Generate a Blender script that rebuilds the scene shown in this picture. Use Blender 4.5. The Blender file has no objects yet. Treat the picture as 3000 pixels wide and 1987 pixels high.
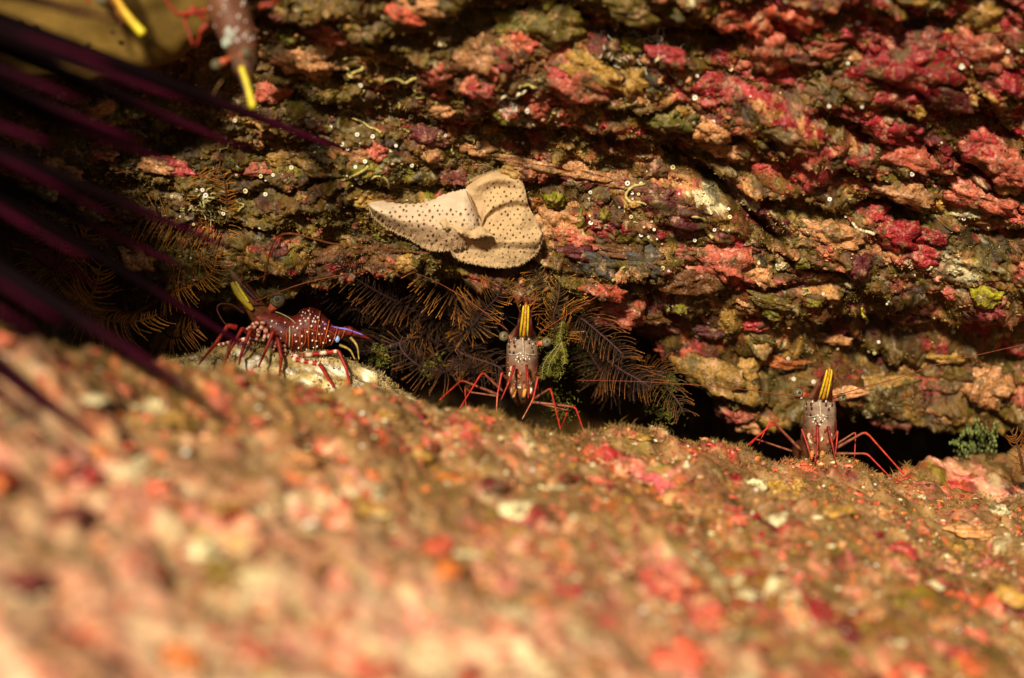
import bpy, math, random
import numpy as np
from mathutils import Vector, Matrix, Quaternion

# ---------------------------------------------------------------- units: 1 Blender unit = 1 cm (macro scene)
scene = bpy.context.scene
scene.unit_settings.system = 'METRIC'
scene.unit_settings.scale_length = 0.01
COL = scene.collection

# ---------------------------------------------------------------- camera
D = 28.0                                   # distance to the plane in focus (y = 0)
PXC = 150.0                                # photograph pixels per cm in that plane
cam_data = bpy.data.cameras.new('camera')
cam_data.sensor_width = 36.0
cam_data.lens = 36.0 * D / 20.0
cam_data.clip_start = 0.5
cam_data.clip_end = 2000.0
cam_data.dof.use_dof = True
cam_data.dof.focus_distance = D + 0.3
cam_data.dof.aperture_fstop = cam_data.lens * 1e-3 / 0.62      # aperture 0.62 cm across
cam_data.dof.aperture_blades = 0
cam = bpy.data.objects.new('camera', cam_data)
COL.objects.link(cam)
cam.location = (0, -D, 0)
cam.rotation_euler = (math.radians(90), 0, 0)
scene.camera = cam

# ---------------------------------------------------------------- dim water light from above and the dive light as one sun
SUN_EL, SUN_AZ = 23.0, -14.0               # degrees; azimuth measured from behind the camera, negative = from the left
world = bpy.data.worlds.new('World')
scene.world = world
world.use_nodes = True
wn = world.node_tree
wn.nodes.clear()
sky = wn.nodes.new('ShaderNodeTexSky')
sky.sky_type = 'NISHITA'
sky.sun_disc = False
sky.sun_elevation = math.radians(SUN_EL)
sky.sun_rotation = math.radians(180 + SUN_AZ)
bg = wn.nodes.new('ShaderNodeBackground')
bg.inputs['Strength'].default_value = 0.016
wo = wn.nodes.new('ShaderNodeOutputWorld')
wn.links.new(sky.outputs[0], bg.inputs[0])
wn.links.new(bg.outputs[0], wo.inputs[0])
sd = bpy.data.lights.new('sun', 'SUN')
sd.energy = 5.0
sd.angle = math.radians(6.0)
sd.color = (1.0, 0.89, 0.68)
sun = bpy.data.objects.new('sun', sd)
COL.objects.link(sun)
e, a = math.radians(SUN_EL), math.radians(SUN_AZ)
ldir = Vector((-math.sin(a) * math.cos(e), math.cos(a) * math.cos(e), -math.sin(e)))   # the way the light travels
sun.rotation_euler = ldir.to_track_quat('-Z', 'Y').to_euler()
sun.location = (-10, -60, 40)

scene.view_settings.view_transform = 'Standard'
scene.view_settings.look = 'None'
scene.view_settings.exposure = 0.5
scene.view_settings.gamma = 1.0
scene.view_settings.use_curve_mapping = False
scene.render.engine = 'CYCLES'
scene.cycles.max_bounces = 4
scene.cycles.diffuse_bounces = 2
scene.cycles.glossy_bounces = 2
scene.cycles.transmission_bounces = 4
scene.cycles.transparent_max_bounces = 12
scene.cycles.sample_clamp_indirect = 4.0
scene.cycles.use_denoising = True
scene.cycles.denoiser = 'OPENIMAGEDENOISE'
scene.cycles.use_adaptive_sampling = False

rng = np.random.default_rng(7)
random.seed(7)


def P(px, py, y=0.0):
    """world point that stands at depth y behind the plane in focus, given where it shows in the photograph"""
    s = (D + y) / D
    return Vector(((px - 1500.0) / PXC * s, y, (993.5 - py) / PXC * s))


# ---------------------------------------------------------------- noise (numpy)
_perm = np.random.default_rng(3).permutation(512).astype(np.int64)


def _h(ix, iy, iz):
    return _perm[(_perm[(_perm[ix & 511] + iy) & 511] + iz) & 511]


_g = np.random.default_rng(5).normal(size=(512, 3))
_g /= np.linalg.norm(_g, axis=1)[:, None]
_rv = np.random.default_rng(9).random((512, 4))


def noise3(x, y, z=None):
    x = np.asarray(x, float)
    y = np.asarray(y, float) + 0 * x
    z = np.zeros_like(x) if z is None else np.asarray(z, float) + 0 * x
    ix, iy, iz = np.floor(x).astype(int), np.floor(y).astype(int), np.floor(z).astype(int)
    fx, fy, fz = x - ix, y - iy, z - iz
    u, v, w = [f * f * f * (f * (f * 6 - 15) + 10) for f in (fx, fy, fz)]
    out = 0
    for dx in (0, 1):
        for dy in (0, 1):
            for dz in (0, 1):
                g = _g[_h(ix + dx, iy + dy, iz + dz)]
                d = g[..., 0] * (fx - dx) + g[..., 1] * (fy - dy) + g[..., 2] * (fz - dz)
                out = out + d * (u if dx else 1 - u) * (v if dy else 1 - v) * (w if dz else 1 - w)
    return out * 1.5


def fbm(x, y, z=None, octaves=4, gain=0.5):
    o, amp, f = 0, 1.0, 1.0
    for k in range(octaves):
        o = o + amp * noise3(x * f + 17.3 * k, y * f + 5.1 * k, None if z is None else z * f)
        amp *= gain
        f *= 2.03
    return o


def worley(x, y, seed=0, jitter=0.95):
    """2-D cells: distance to nearest point, to second nearest, and four random numbers per cell"""
    ix, iy = np.floor(x).astype(int), np.floor(y).astype(int)
    f1 = np.full(x.shape, 9.0)
    f2 = np.full(x.shape, 9.0)
    cid = np.zeros(x.shape, int)
    for dx in (-1, 0, 1):
        for dy in (-1, 0, 1):
            cx, cy = ix + dx, iy + dy
            h = _h(cx, cy, cx * 0 + seed)
            r = _rv[h]
            d = np.hypot(cx + 0.5 + (r[..., 0] - 0.5) * jitter - x, cy + 0.5 + (r[..., 1] - 0.5) * jitter - y)
            near = d < f1
            f2 = np.where(near, f1, np.minimum(f2, d))
            cid = np.where(near, h, cid)
            f1 = np.where(near, d, f1)
    return f1, f2, _rv[_perm[(cid + 77) & 511]]


def smooth(a, b, x):
    t = np.clip((x - a) / (b - a), 0, 1)
    return t * t * (3 - 2 * t)


# ---------------------------------------------------------------- materials
def material(name, rough=0.6, spec=0.3, bump=0.0, bump_scale=14.0, speck=0.0, speck_scale=28.0, vary=0.25, vary_scale=5.0,
             sss=0.0, sss_rad=(0.3, 0.12, 0.06), transp=0.0, trans=0.0, coat=0.0, color=None):
    m = bpy.data.materials.new(name)
    m.use_nodes = True
    nt = m.node_tree
    nt.nodes.clear()
    N = nt.nodes.new
    L = nt.links.new
    out = N('ShaderNodeOutputMaterial')
    b = N('ShaderNodeBsdfPrincipled')
    b.inputs['Roughness'].default_value = rough
    b.inputs['Specular IOR Level'].default_value = spec
    if coat:
        b.inputs['Coat Weight'].default_value = coat
        b.inputs['Coat Roughness'].default_value = 0.15
    if color is None:
        at = N('ShaderNodeAttribute')
        at.attribute_name = 'Col'
        c = at.outputs['Color']
    else:
        rgb = N('ShaderNodeRGB')
        rgb.outputs[0].default_value = (*color, 1)
        c = rgb.outputs[0]
    tc = N('ShaderNodeTexCoord')
    geo = N('ShaderNodeNewGeometry')
    pos = geo.outputs['Position']

    def nz(scale, detail=3.0, rough_=0.6):
        n = N('ShaderNodeTexNoise')
        n.inputs['Scale'].default_value = scale
        n.inputs['Detail'].default_value = detail
        n.inputs['Roughness'].default_value = rough_
        L(pos, n.inputs['Vector'])
        return n.outputs['Fac']

    def rng_(fac, a0, a1, b0, b1):
        r = N('ShaderNodeMapRange')
        r.inputs['From Min'].default_value = a0
        r.inputs['From Max'].default_value = a1
        r.inputs['To Min'].default_value = b0
        r.inputs['To Max'].default_value = b1
        L(fac, r.inputs['Value'])
        return r.outputs[0]

    if vary:
        mx = N('ShaderNodeMix')
        mx.data_type = 'RGBA'
        mx.blend_type = 'MULTIPLY'
        mx.inputs[0].default_value = 1.0
        L(c, mx.inputs[6])
        L(rng_(nz(vary_scale, 2.0, 0.65), 0.3, 0.7, 1 - vary, 1 + vary), mx.inputs[7])
        c = mx.outputs[2]
    if speck:
        hs = N('ShaderNodeHueSaturation')
        hs.inputs['Hue'].default_value = 0.5
        hs.inputs['Saturation'].default_value = 1.25
        hs.inputs['Value'].default_value = 0.38
        L(c, hs.inputs['Color'])
        mx = N('ShaderNodeMix')
        mx.data_type = 'RGBA'
        L(rng_(nz(speck_scale, 1.0), 0.52, 0.66, 0.0, speck), mx.inputs[0])
        L(c, mx.inputs[6])
        L(hs.outputs[0], mx.inputs[7])
        c = mx.outputs[2]
        hs2 = N('ShaderNodeHueSaturation')
        hs2.inputs['Saturation'].default_value = 0.7
        hs2.inputs['Value'].default_value = 1.6
        L(c, hs2.inputs['Color'])
        mx = N('ShaderNodeMix')
        mx.data_type = 'RGBA'
        L(rng_(nz(speck_scale * 0.7, 1.0), 0.42, 0.30, 0.0, speck * 0.8), mx.inputs[0])
        L(c, mx.inputs[6])
        L(hs2.outputs[0], mx.inputs[7])
        c = mx.outputs[2]
    L(c, b.inputs['Base Color'])
    if bump:
        bp = N('ShaderNodeBump')
        bp.inputs['Strength'].default_value = bump
        bp.inputs['Distance'].default_value = 0.06
        L(nz(bump_scale, 2.0, 0.65), bp.inputs['Height'])
        L(bp.outputs[0], b.inputs['Normal'])
    if sss:
        b.inputs['Subsurface Weight'].default_value = sss
        b.inputs['Subsurface Radius'].default_value = sss_rad
        b.inputs['Subsurface Scale'].default_value = 0.25
    sh = b.outputs[0]
    if trans:
        tr = N('ShaderNodeBsdfTranslucent')
        L(c, tr.inputs['Color'])
        ms = N('ShaderNodeMixShader')
        ms.inputs[0].default_value = trans
        L(sh, ms.inputs[1])
        L(tr.outputs[0], ms.inputs[2])
        sh = ms.outputs[0]
    if transp:
        tp = N('ShaderNodeBsdfTransparent')
        ms = N('ShaderNodeMixShader')
        ms.inputs[0].default_value = transp
        L(sh, ms.inputs[1])
        L(tp.outputs[0], ms.inputs[2])
        sh = ms.outputs[0]
    L(sh, out.inputs['Surface'])
    return m


M = {}
M['rock'] = material('encrusted_rock', rough=0.62, spec=0.30, bump=0.55, bump_scale=9.0, speck=0.75, speck_scale=17.0, vary=0.30, vary_scale=4.0)
M['floor'] = material('encrusted_floor', rough=0.7, spec=0.25, bump=0.5, bump_scale=7.0, speck=0.55, speck_scale=11.0, vary=0.22, vary_scale=3.0)
M['lump'] = material('coralline_crust', rough=0.55, spec=0.32, bump=0.7, bump_scale=12.0, speck=0.8, speck_scale=20.0, vary=0.25, vary_scale=6.0)
M['turf'] = material('algal_turf', rough=0.8, spec=0.15, vary=0.3, vary_scale=3.0, trans=0.25)
M['shell'] = material('worm_tube', rough=0.45, spec=0.4, bump=0.25, bump_scale=25.0, vary=0.15, vary_scale=10.0)
M['sponge'] = material('sponge_tissue', rough=0.8, spec=0.15, bump=0.3, bump_scale=30.0, vary=0.14, vary_scale=4.0, trans=0.18)
M['feather'] = material('feather_star_tissue', rough=0.6, spec=0.25, bump=0.4, bump_scale=30.0, vary=0.3, vary_scale=8.0)
M['spine'] = material('urchin_spine', rough=0.75, spec=0.05, bump=0.3, bump_scale=16.0, vary=0.25, vary_scale=2.0)
M['shrimp'] = material('shrimp_shell', rough=0.48, spec=0.35, bump=0.25, bump_scale=22.0, vary=0.40, vary_scale=9.0, speck=0.5, speck_scale=30.0)
M['clear'] = material('shrimp_clear_shell', rough=0.5, spec=0.3, bump=0.12, bump_scale=14.0, vary=0.35, vary_scale=6.0, speck=0.25, speck_scale=24.0, transp=0.45)
M['leg'] = material('shrimp_leg', rough=0.5, spec=0.3, bump=0.2, bump_scale=30.0, vary=0.45, vary_scale=14.0)


# ---------------------------------------------------------------- mesh building
def lin(r, g, b):
    """sRGB 0-255 to linear"""
    f = lambda c: (c / 255 / 12.92) if c <= 10 else ((c / 255 + 0.055) / 1.055) ** 2.4
    return np.array([f(r), f(g), f(b)])


def mesh_from(name, V, F, C=None, smooth_=True):
    """V (n,3), F (m,3 or 4) array or list of arrays of one size each, C (n,3) colours"""
    me = bpy.data.meshes.new(name)
    V = np.asarray(V, np.float32)
    Fs = F if isinstance(F, list) else [F]
    Fs = [np.asarray(f, np.int32) for f in Fs if len(f)]
    nf = sum(len(f) for f in Fs)
    nl = sum(f.size for f in Fs)
    me.vertices.add(len(V))
    me.vertices.foreach_set('co', V.ravel())
    me.loops.add(nl)
    me.loops.foreach_set('vertex_index', np.concatenate([f.ravel() for f in Fs]))
    me.polygons.add(nf)
    tot = np.concatenate([np.full(len(f), f.shape[1], np.int32) for f in Fs])
    me.polygons.foreach_set('loop_start', np.concatenate([[0], np.cumsum(tot)[:-1]]).astype(np.int32))
    me.polygons.foreach_set('loop_total', tot)
    me.polygons.foreach_set('use_smooth', np.full(nf, smooth_, bool))
    if C is not None:
        at = me.attributes.new('Col', 'FLOAT_COLOR', 'POINT')
        C4 = np.ones((len(V), 4), np.float32)
        C4[:, :3] = C
        at.data.foreach_set('color', C4.ravel())
    me.update(calc_edges=True)
    me.validate()
    return me


def link(name, me, parent=None, mat=None, label=None, cat=None, group=None, kind=None):
    o = bpy.data.objects.new(name, me)
    COL.objects.link(o)
    if parent is not None:
        o.parent = parent
    if me is not None and mat is not None and not me.materials:
        me.materials.append(mat)
    tag(o, label, cat, group, kind)
    return o


def tag(o, label=None, cat=None, group=None, kind=None):
    for k, v in (('label', label), ('category', cat), ('group', group), ('kind', kind)):
        if v:
            o[k] = v
    return o


class MB:
    """collects shapes with vertex colours; build() links them as one mesh object"""

    def __init__(self):
        self.V, self.Q, self.T, self.C, self.n = [], [], [], [], 0

    def add(self, V, C, Q=None, T=None):
        V = np.asarray(V, float).reshape(-1, 3)
        C = np.asarray(C, float)
        if C.ndim == 1:
            C = np.tile(C, (len(V), 1))
        self.V.append(V)
        self.C.append(C)
        if Q is not None and len(Q):
            self.Q.append(np.asarray(Q) + self.n)
        if T is not None and len(T):
            self.T.append(np.asarray(T) + self.n)
        self.n += len(V)

    def loft(self, centers, U, W, cols, sides=10, caps=True, power=1.0):
        """rings: centre + cos*U + sin*W; U, W are (n,3)"""
        centers, U, W = [np.asarray(q, float) for q in (centers, U, W)]
        n = len(centers)
        t = np.linspace(0, 2 * math.pi, sides, endpoint=False)
        ct, st = np.cos(t), np.sin(t)
        if power != 1.0:
            ct = np.sign(ct) * np.abs(ct) ** power
            st = np.sign(st) * np.abs(st) ** power
        V = centers[:, None, :] + ct[None, :, None] * U[:, None, :] + st[None, :, None] * W[:, None, :]
        V = V.reshape(-1, 3)
        cols = np.asarray(cols, float)
        if cols.ndim == 1:
            cols = np.tile(cols, (n, 1))
        C = np.repeat(cols, sides, axis=0)
        i = np.arange(n - 1)[:, None] * sides
        j = np.arange(sides)[None, :]
        k = (j + 1) % sides
        Q = np.stack([i + j, i + k, i + sides + k, i + sides + j], -1).reshape(-1, 4)
        T = []
        if caps:
            V = np.vstack([V, centers[0], centers[-1]])
            C = np.vstack([C, cols[0], cols[-1]])
            b0, b1 = n * sides, n * sides + 1
            jj = np.arange(sides)
            kk = (jj + 1) % sides
            T = np.vstack([np.stack([kk, jj, jj * 0 + b0], -1), np.stack([jj + (n - 1) * sides, kk + (n - 1) * sides, jj * 0 + b1], -1)])
        self.add(V, C, Q, T)

    def tube(self, pts, radii, cols, sides=6, flat=1.0, up=None, caps=True):
        pts = np.asarray([tuple(p) for p in pts], float)
        n = len(pts)
        radii = np.broadcast_to(np.asarray(radii, float), (n,))
        tan = np.gradient(pts, axis=0)
        tan /= np.linalg.norm(tan, axis=1)[:, None] + 1e-12
        U = np.zeros_like(pts)
        ref = np.array(up if up is not None else (0.3, 0.9, 0.35), float)
        u = ref - tan[0] * (ref @ tan[0])
        u /= np.linalg.norm(u) + 1e-12
        for i in range(n):
            u = u - tan[i] * (u @ tan[i])
            u /= np.linalg.norm(u) + 1e-12
            U[i] = u
        W = np.cross(tan, U)
        self.loft(pts, U * (radii * flat)[:, None], W * radii[:, None], cols, sides, caps)

    def ball(self, c, r, col, seg=8, rings=6, rot=None, lump=0.0, seed=0):
        """ellipsoid; r = (rx, ry, rz)"""
        r = np.broadcast_to(np.asarray(r, float), (3,))
        th = np.linspace(0, math.pi, rings + 1)[1:-1]
        ph = np.linspace(0, 2 * math.pi, seg, endpoint=False)
        v = np.stack([np.sin(th)[:, None] * np.cos(ph), np.sin(th)[:, None] * np.sin(ph), np.cos(th)[:, None] + 0 * ph], -1).reshape(-1, 3)
        v = np.vstack([v, [0, 0, 1], [0, 0, -1]])
        if lump:
            v = v * (1 + lump * fbm(v[:, 0] * 1.7 + seed * 3.1, v[:, 1] * 1.7 + seed, v[:, 2] * 1.7, 3))[:, None]
        v = v * r
        if rot is not None:
            v = v @ np.array(rot).T
        m = rings - 1
        i = np.arange(m - 1)[:, None] * seg
        j = np.arange(seg)[None, :]
        k = (j + 1) % seg
        Q = np.stack([i + j, i + seg + j, i + seg + k, i + k], -1).reshape(-1, 4)
        jj, kk = np.arange(seg), (np.arange(seg) + 1) % seg
        T = np.vstack([np.stack([jj, kk, jj * 0 + m * seg], -1), np.stack([kk + (m - 1) * seg, jj + (m - 1) * seg, jj * 0 + m * seg + 1], -1)])
        self.add(v + np.asarray(tuple(c), float), col, Q, T)

    def mesh(self, name):
        F = []
        if self.Q:
            F.append(np.vstack(self.Q))
        if self.T:
            F.append(np.vstack(self.T))
        return mesh_from(name, np.vstack(self.V), F, np.vstack(self.C))

    def build(self, name, mat, parent=None, **kw):
        return link(name, self.mesh(name), parent, mat, **kw)


def empty(name, loc, label=None, cat=None, group=None):
    o = bpy.data.objects.new(name, None)
    o.empty_display_size = 0.2
    COL.objects.link(o)
    o.location = loc
    return tag(o, label, cat, group)


def under(o, parent):
    """make o, built in world coordinates, a part of a thing whose Empty stands elsewhere"""
    o.parent = parent
    o.matrix_parent_inverse = Matrix.Translation(-Vector(parent.location))
    return o


def catmull(pts, n):
    p = np.asarray([tuple(q) for q in pts], float)
    p = np.vstack([2 * p[0] - p[1], p, 2 * p[-1] - p[-2]])
    m = len(p) - 3
    t = np.linspace(0, m - 1e-9, n)
    i = t.astype(int)
    f = (t - i)[:, None]
    a, b, c, d = p[i], p[i + 1], p[i + 2], p[i + 3]
    return 0.5 * (2 * b + (c - a) * f + (2 * a - 5 * b + 4 * c - d) * f ** 2 + (3 * b - a - 3 * c + d) * f ** 3)


# ================================================================ the rock wall: an overhanging face of thin ledges above the crevice
PAL = {
    'pink': lin(210, 104, 78), 'rose': lin(190, 60, 60), 'salmon': lin(220, 152, 96), 'red': lin(158, 28, 34), 'maroon': lin(100, 30, 30),
    'olive': lin(118, 96, 24), 'dark': lin(58, 42, 16), 'tan': lin(190, 142, 62), 'cream': lin(232, 214, 164), 'moss': lin(140, 128, 26),
    'brown': lin(116, 68, 24), 'orange': lin(226, 122, 52), 'mauve': lin(126, 62, 48), 'coral': lin(222, 96, 66),
}


def palette(names):
    return np.array([PAL[k] for k in names])


LIP = np.array([(-1200, 600), (0, 650), (300, 760), (600, 890), (800, 890), (1000, 800), (1250, 805), (1500, 850), (1700, 905), (1850, 965),
                (2050, 1090), (2200, 1215), (2500, 1215), (2800, 1255), (4300, 1320)], float)
FACE = np.array([(-1000, -8.0), (-500, -5.4), (0, -2.9), (250, -1.7), (450, -0.8), (600, -0.2), (800, 0.5), (870, 0.7), (960, 1.8), (1050, 2.8), (1120, 2.7), (1250, 3.2), (1400, 3.5)], float)


def lip_py(px):
    return np.interp(px, LIP[:, 0], LIP[:, 1])


def face_y(py):
    return np.interp(py, FACE[:, 0], FACE[:, 1])


def build_wall():
    nu, nv, nr = 800, 390, 70
    pxs = np.linspace(-600, 3600, nu)
    # the face from far above the frame to the lip, then the roof and back of the crevice
    PX = np.repeat(pxs[:, None], nv + nr, axis=1)
    lip = lip_py(pxs)[:, None] + 25 * fbm(pxs * 0.006, 0 * pxs + 3.3, octaves=3)[:, None]
    tv = np.linspace(0, 1, nv)[None, :]
    top = -420.0
    PYf = top + (lip - top) * tv
    Yf = face_y(PYf)
    tr = np.linspace(0, 1, nr + 1)[None, 1:]
    ylip = face_y(lip)
    kx = np.array([0, 0.12, 0.45, 0.62, 1.0])
    PYr = lip + np.interp(tr, kx, [0, 22, -10, 40, 900])
    Yr = ylip + np.interp(tr, kx, [0, 0.35, 4.0, 5.2, 6.4])
    PY = np.concatenate([PYf, PYr + 0 * PX[:, :nr]], axis=1)
    Y = np.concatenate([Yf, Yr + 0 * PX[:, :nr]], axis=1)
    onface = np.concatenate([np.ones((nu, nv)), np.zeros((nu, nr))], axis=1)
    s = (D + Y) / D
    X, Z = (PX - 1500) / PXC * s, (993.5 - PY) / PXC * s
    # rock coordinates: x along, q down the skin
    seg = np.hypot(np.diff(Y, axis=1), np.diff(Z, axis=1))
    q = np.concatenate([np.zeros((nu, 1)), np.cumsum(seg, axis=1)], axis=1)
    x = X
    w1, w2 = fbm(x * 0.35, PY * 0.0024 + 9, octaves=3), fbm(x * 0.8 + 4, PY * 0.0056, octaves=3)
    dip = np.where(x > 0, 0.12 * x + 0.022 * x * x, 0.10 * x)
    zf = np.where(onface > 0, (993.5 - PY) / PXC, (993.5 - lip) / PXC - (q - q[:, [nv - 1]]))
    st = zf * 1.12 + dip + 0.55 * w1 + 0.26 * w2                    # height in the pile of ledges

    def ledges(period, seed, sharp):
        t = st / period + seed * 0.37 + 0.25 * noise3(x * 0.5 + seed, st * 0.3)
        i = np.floor(t)
        f = t - i
        prof = np.where(f < sharp, np.sqrt(np.clip(1 - (1 - f / sharp) ** 2, 0, 1)), 1 - ((f - sharp) / (1 - sharp)) ** 1.7)
        a = np.clip(0.40 + 1.15 * noise3(x * 0.42 / period * 0.8 + 3.7 * i, i * 1.73 + seed), 0.02, 1.4)
        return prof * a

    L1, L2, L3 = ledges(1.15, 1, 0.22), ledges(0.48, 5, 0.28), ledges(0.21, 8, 0.35)
    # lumps of crust
    ca, sa = 0.955, 0.295
    q = -zf * 1.12
    ua, va = x * ca + (-q) * -sa, x * sa + (-q) * ca
    f1, _, r1 = worley(ua / 1.05 + 0.35 * w2, va / 0.62 + 0.3 * w1, 1)
    f2, _, r2 = worley(ua / 0.46 + 0.3 * w2, va / 0.30 + 0.2 * w2, 2)
    f3, _, r3 = worley(ua / 0.19, va / 0.15, 3)
    f4, _, r4 = worley(ua / 0.085, va / 0.075, 4)
    l1 = np.sqrt(np.clip(1 - (f1 / 0.62) ** 2, 0, 1)) * (r1[..., 0] > 0.35) * (0.3 + r1[..., 1])
    l2 = np.sqrt(np.clip(1 - (f2 / 0.60) ** 2, 0, 1)) * (r2[..., 0] > 0.30) * (0.3 + r2[..., 1])
    l3 = np.sqrt(np.clip(1 - (f3 / 0.60) ** 2, 0, 1)) * (r3[..., 0] > 0.35) * (0.3 + r3[..., 1])
    l4 = np.clip(1 - (f4 / 0.6) ** 2, 0, 1) * (r4[..., 0] > 0.4)
    mid = smooth(-0.25, 0.45, fbm(x * 0.5 + 8, q * 0.5 + 1, octaves=2))
    mid2 = smooth(-0.2, 0.4, fbm(x * 0.7 + 28, q * 0.9 + 11, octaves=2))
    mid3 = smooth(-0.3, 0.3, fbm(x * 1.1 + 48, q * 1.3 + 21, octaves=2))
    h = 0.32 * L1 + 0.08 * L2 * (1.2 - mid) + 0.015 * L3 + 0.24 * l1 * mid2 + 0.19 * l2 * (0.25 + 0.75 * mid) + 0.10 * l3 * (0.3 + 0.7 * mid3) + 0.45 * fbm(x * 0.28 + 71, q * 0.45, octaves=2) + 0.04 * l4 + 0.14 * fbm(x * 1.7, q * 1.7 + 4, octaves=6, gain=0.6)
    h = h * (0.35 + 0.65 * onface) - 0.25
    # the deeper gaps between beds, where the photograph shows them
    for pts, wd, dp in (([(820, 300), (1050, 335), (1300, 372), (1550, 400), (1800, 432), (2050, 470)], 26, 0.55), ([(1350, 60), (1700, 100), (2000, 118), (2200, 150)], 24, 0.45), ([(1950, 470), (2120, 560), (2260, 690), (2320, 760)], 24, 0.45),
                        ([(1250, 545), (1000, 520), (800, 560), (650, 590)], 18, 0.35), ([(1700, 865), (1950, 880), (2250, 850), (2500, 860)], 20, 0.4), ([(2350, 960), (2600, 985), (2900, 960), (3100, 990)], 30, 0.5), ([(2500, 610), (2700, 640), (2950, 690), (3200, 760)], 24, 0.45),
                        ([(600, 90), (800, 200), (1000, 240), (1200, 290)], 20, 0.4), ([(2400, 330), (2600, 420), (2800, 460), (3000, 560)], 20, 0.35), ([(100, 380), (350, 400), (600, 430), (800, 470)], 24, 0.5), ([(1620, 760), (1800, 800), (2000, 850)], 16, 0.35)):
        pts = np.array(pts, float)
        gy_ = np.interp(PX, pts[np.argsort(pts[:, 0]), 0], pts[np.argsort(pts[:, 0]), 1]) + 30 * w2
        on = smooth(pts[:, 0].min() - 60, pts[:, 0].min() + 60, PX) * smooth(pts[:, 0].max() + 60, pts[:, 0].max() - 60, PX)
        h = h - dp * on * np.exp(-((PY - gy_) / (wd * (0.8 + 0.6 * mid3))) ** 2) * (0.6 + 0.5 * mid)
    # push out along the skin's normal, and let the ledges sag
    gy, gz = np.gradient(Y, axis=1), np.gradient(Z, axis=1)
    n = np.hypot(gy, gz) + 1e-9
    ny, nz = gz / n, -gy / n
    Y2 = Y + ny * h
    Z2 = Z + nz * h - 0.30 * np.maximum(0, 0.42 * L1 + 0.05 * L2) * onface
    X2 = x + 0.10 * w2
    # ---- colour of the crusts
    names = ['pink', 'rose', 'salmon', 'red', 'maroon', 'olive', 'dark', 'tan', 'cream', 'moss', 'brown', 'mauve']
    pal = palette(names)
    PXe, PYe = PX, PY
    right = smooth(1900, 2600, PXe) * smooth(760, 420, PYe)
    redness = np.clip(right + 0.5 * fbm(x * 0.35 + 31, q * 0.35, octaves=2), 0, 1)
    green = np.clip(smooth(1700, 700, PXe) * 0.95 + smooth(260, 40, PYe) * (1 - right) * 0.6 + 0.5 * fbm(x * 0.4 + 51, q * 0.4 + 7, octaves=2), 0, 1)  # olive growth, weighted to the left to put the urchin's shade into the colour
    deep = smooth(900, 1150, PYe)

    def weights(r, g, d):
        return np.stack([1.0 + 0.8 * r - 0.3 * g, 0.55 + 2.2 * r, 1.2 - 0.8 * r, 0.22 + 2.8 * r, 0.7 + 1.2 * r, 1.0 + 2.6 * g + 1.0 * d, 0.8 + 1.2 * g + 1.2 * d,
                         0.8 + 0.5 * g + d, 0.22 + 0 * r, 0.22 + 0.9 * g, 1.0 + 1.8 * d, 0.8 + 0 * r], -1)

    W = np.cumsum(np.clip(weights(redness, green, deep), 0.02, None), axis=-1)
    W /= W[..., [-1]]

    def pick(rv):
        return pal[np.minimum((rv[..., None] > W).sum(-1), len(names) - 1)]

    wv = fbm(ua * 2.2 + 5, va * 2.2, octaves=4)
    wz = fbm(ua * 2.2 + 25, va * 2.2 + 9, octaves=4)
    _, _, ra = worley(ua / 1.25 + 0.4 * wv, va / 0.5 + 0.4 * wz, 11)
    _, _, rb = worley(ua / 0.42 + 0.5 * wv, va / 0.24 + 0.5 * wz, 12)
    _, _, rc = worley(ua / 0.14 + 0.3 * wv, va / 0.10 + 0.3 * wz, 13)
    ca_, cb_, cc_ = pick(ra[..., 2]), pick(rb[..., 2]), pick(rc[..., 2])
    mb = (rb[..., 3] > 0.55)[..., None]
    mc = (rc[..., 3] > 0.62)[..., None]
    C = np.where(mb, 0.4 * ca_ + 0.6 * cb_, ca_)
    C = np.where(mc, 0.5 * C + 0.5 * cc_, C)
    # silt and short brown turf lodged between the crusts, in streaks along the bedding, heavier at left to paint in the urchin's shade
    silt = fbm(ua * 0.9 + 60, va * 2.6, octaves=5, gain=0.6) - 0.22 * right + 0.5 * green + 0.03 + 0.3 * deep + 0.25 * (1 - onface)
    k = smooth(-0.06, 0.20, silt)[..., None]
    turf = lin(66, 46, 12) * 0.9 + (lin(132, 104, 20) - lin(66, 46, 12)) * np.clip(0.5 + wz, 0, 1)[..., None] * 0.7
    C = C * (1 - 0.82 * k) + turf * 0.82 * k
    C = C * (0.85 + 0.3 * np.clip(0.5 + wv, 0, 1))[..., None]
    # pale growth edges
    edge = (np.abs(f2 - 0.5) < 0.05) & (r2[..., 2] > 0.75)
    C = np.where(edge[..., None], 0.5 * C + 0.5 * PAL['cream'] * 0.7, C)
    C = C * 0.60
    V = np.stack([X2, Y2, Z2], -1).reshape(-1, 3)
    m = nv + nr
    i = np.arange(nu - 1)[:, None] * m
    j = np.arange(m - 1)[None, :]
    F = np.stack([i + j, i + m + j, i + m + j + 1, i + j + 1], -1).reshape(-1, 4)
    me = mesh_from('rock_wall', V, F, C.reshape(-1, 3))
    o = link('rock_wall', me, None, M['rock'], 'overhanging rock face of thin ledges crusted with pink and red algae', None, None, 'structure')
    return o, np.stack([X2, Y2, Z2], -1), PX, PY, C


rock_wall, WALL, WPX, WPY, WCOL = build_wall()
_wn = np.cross(np.gradient(WALL, axis=0), np.gradient(WALL, axis=1))
_wn /= np.linalg.norm(_wn, axis=2)[..., None] + 1e-12
if _wn[..., 1].mean() > 0:
    _wn = -_wn
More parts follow.
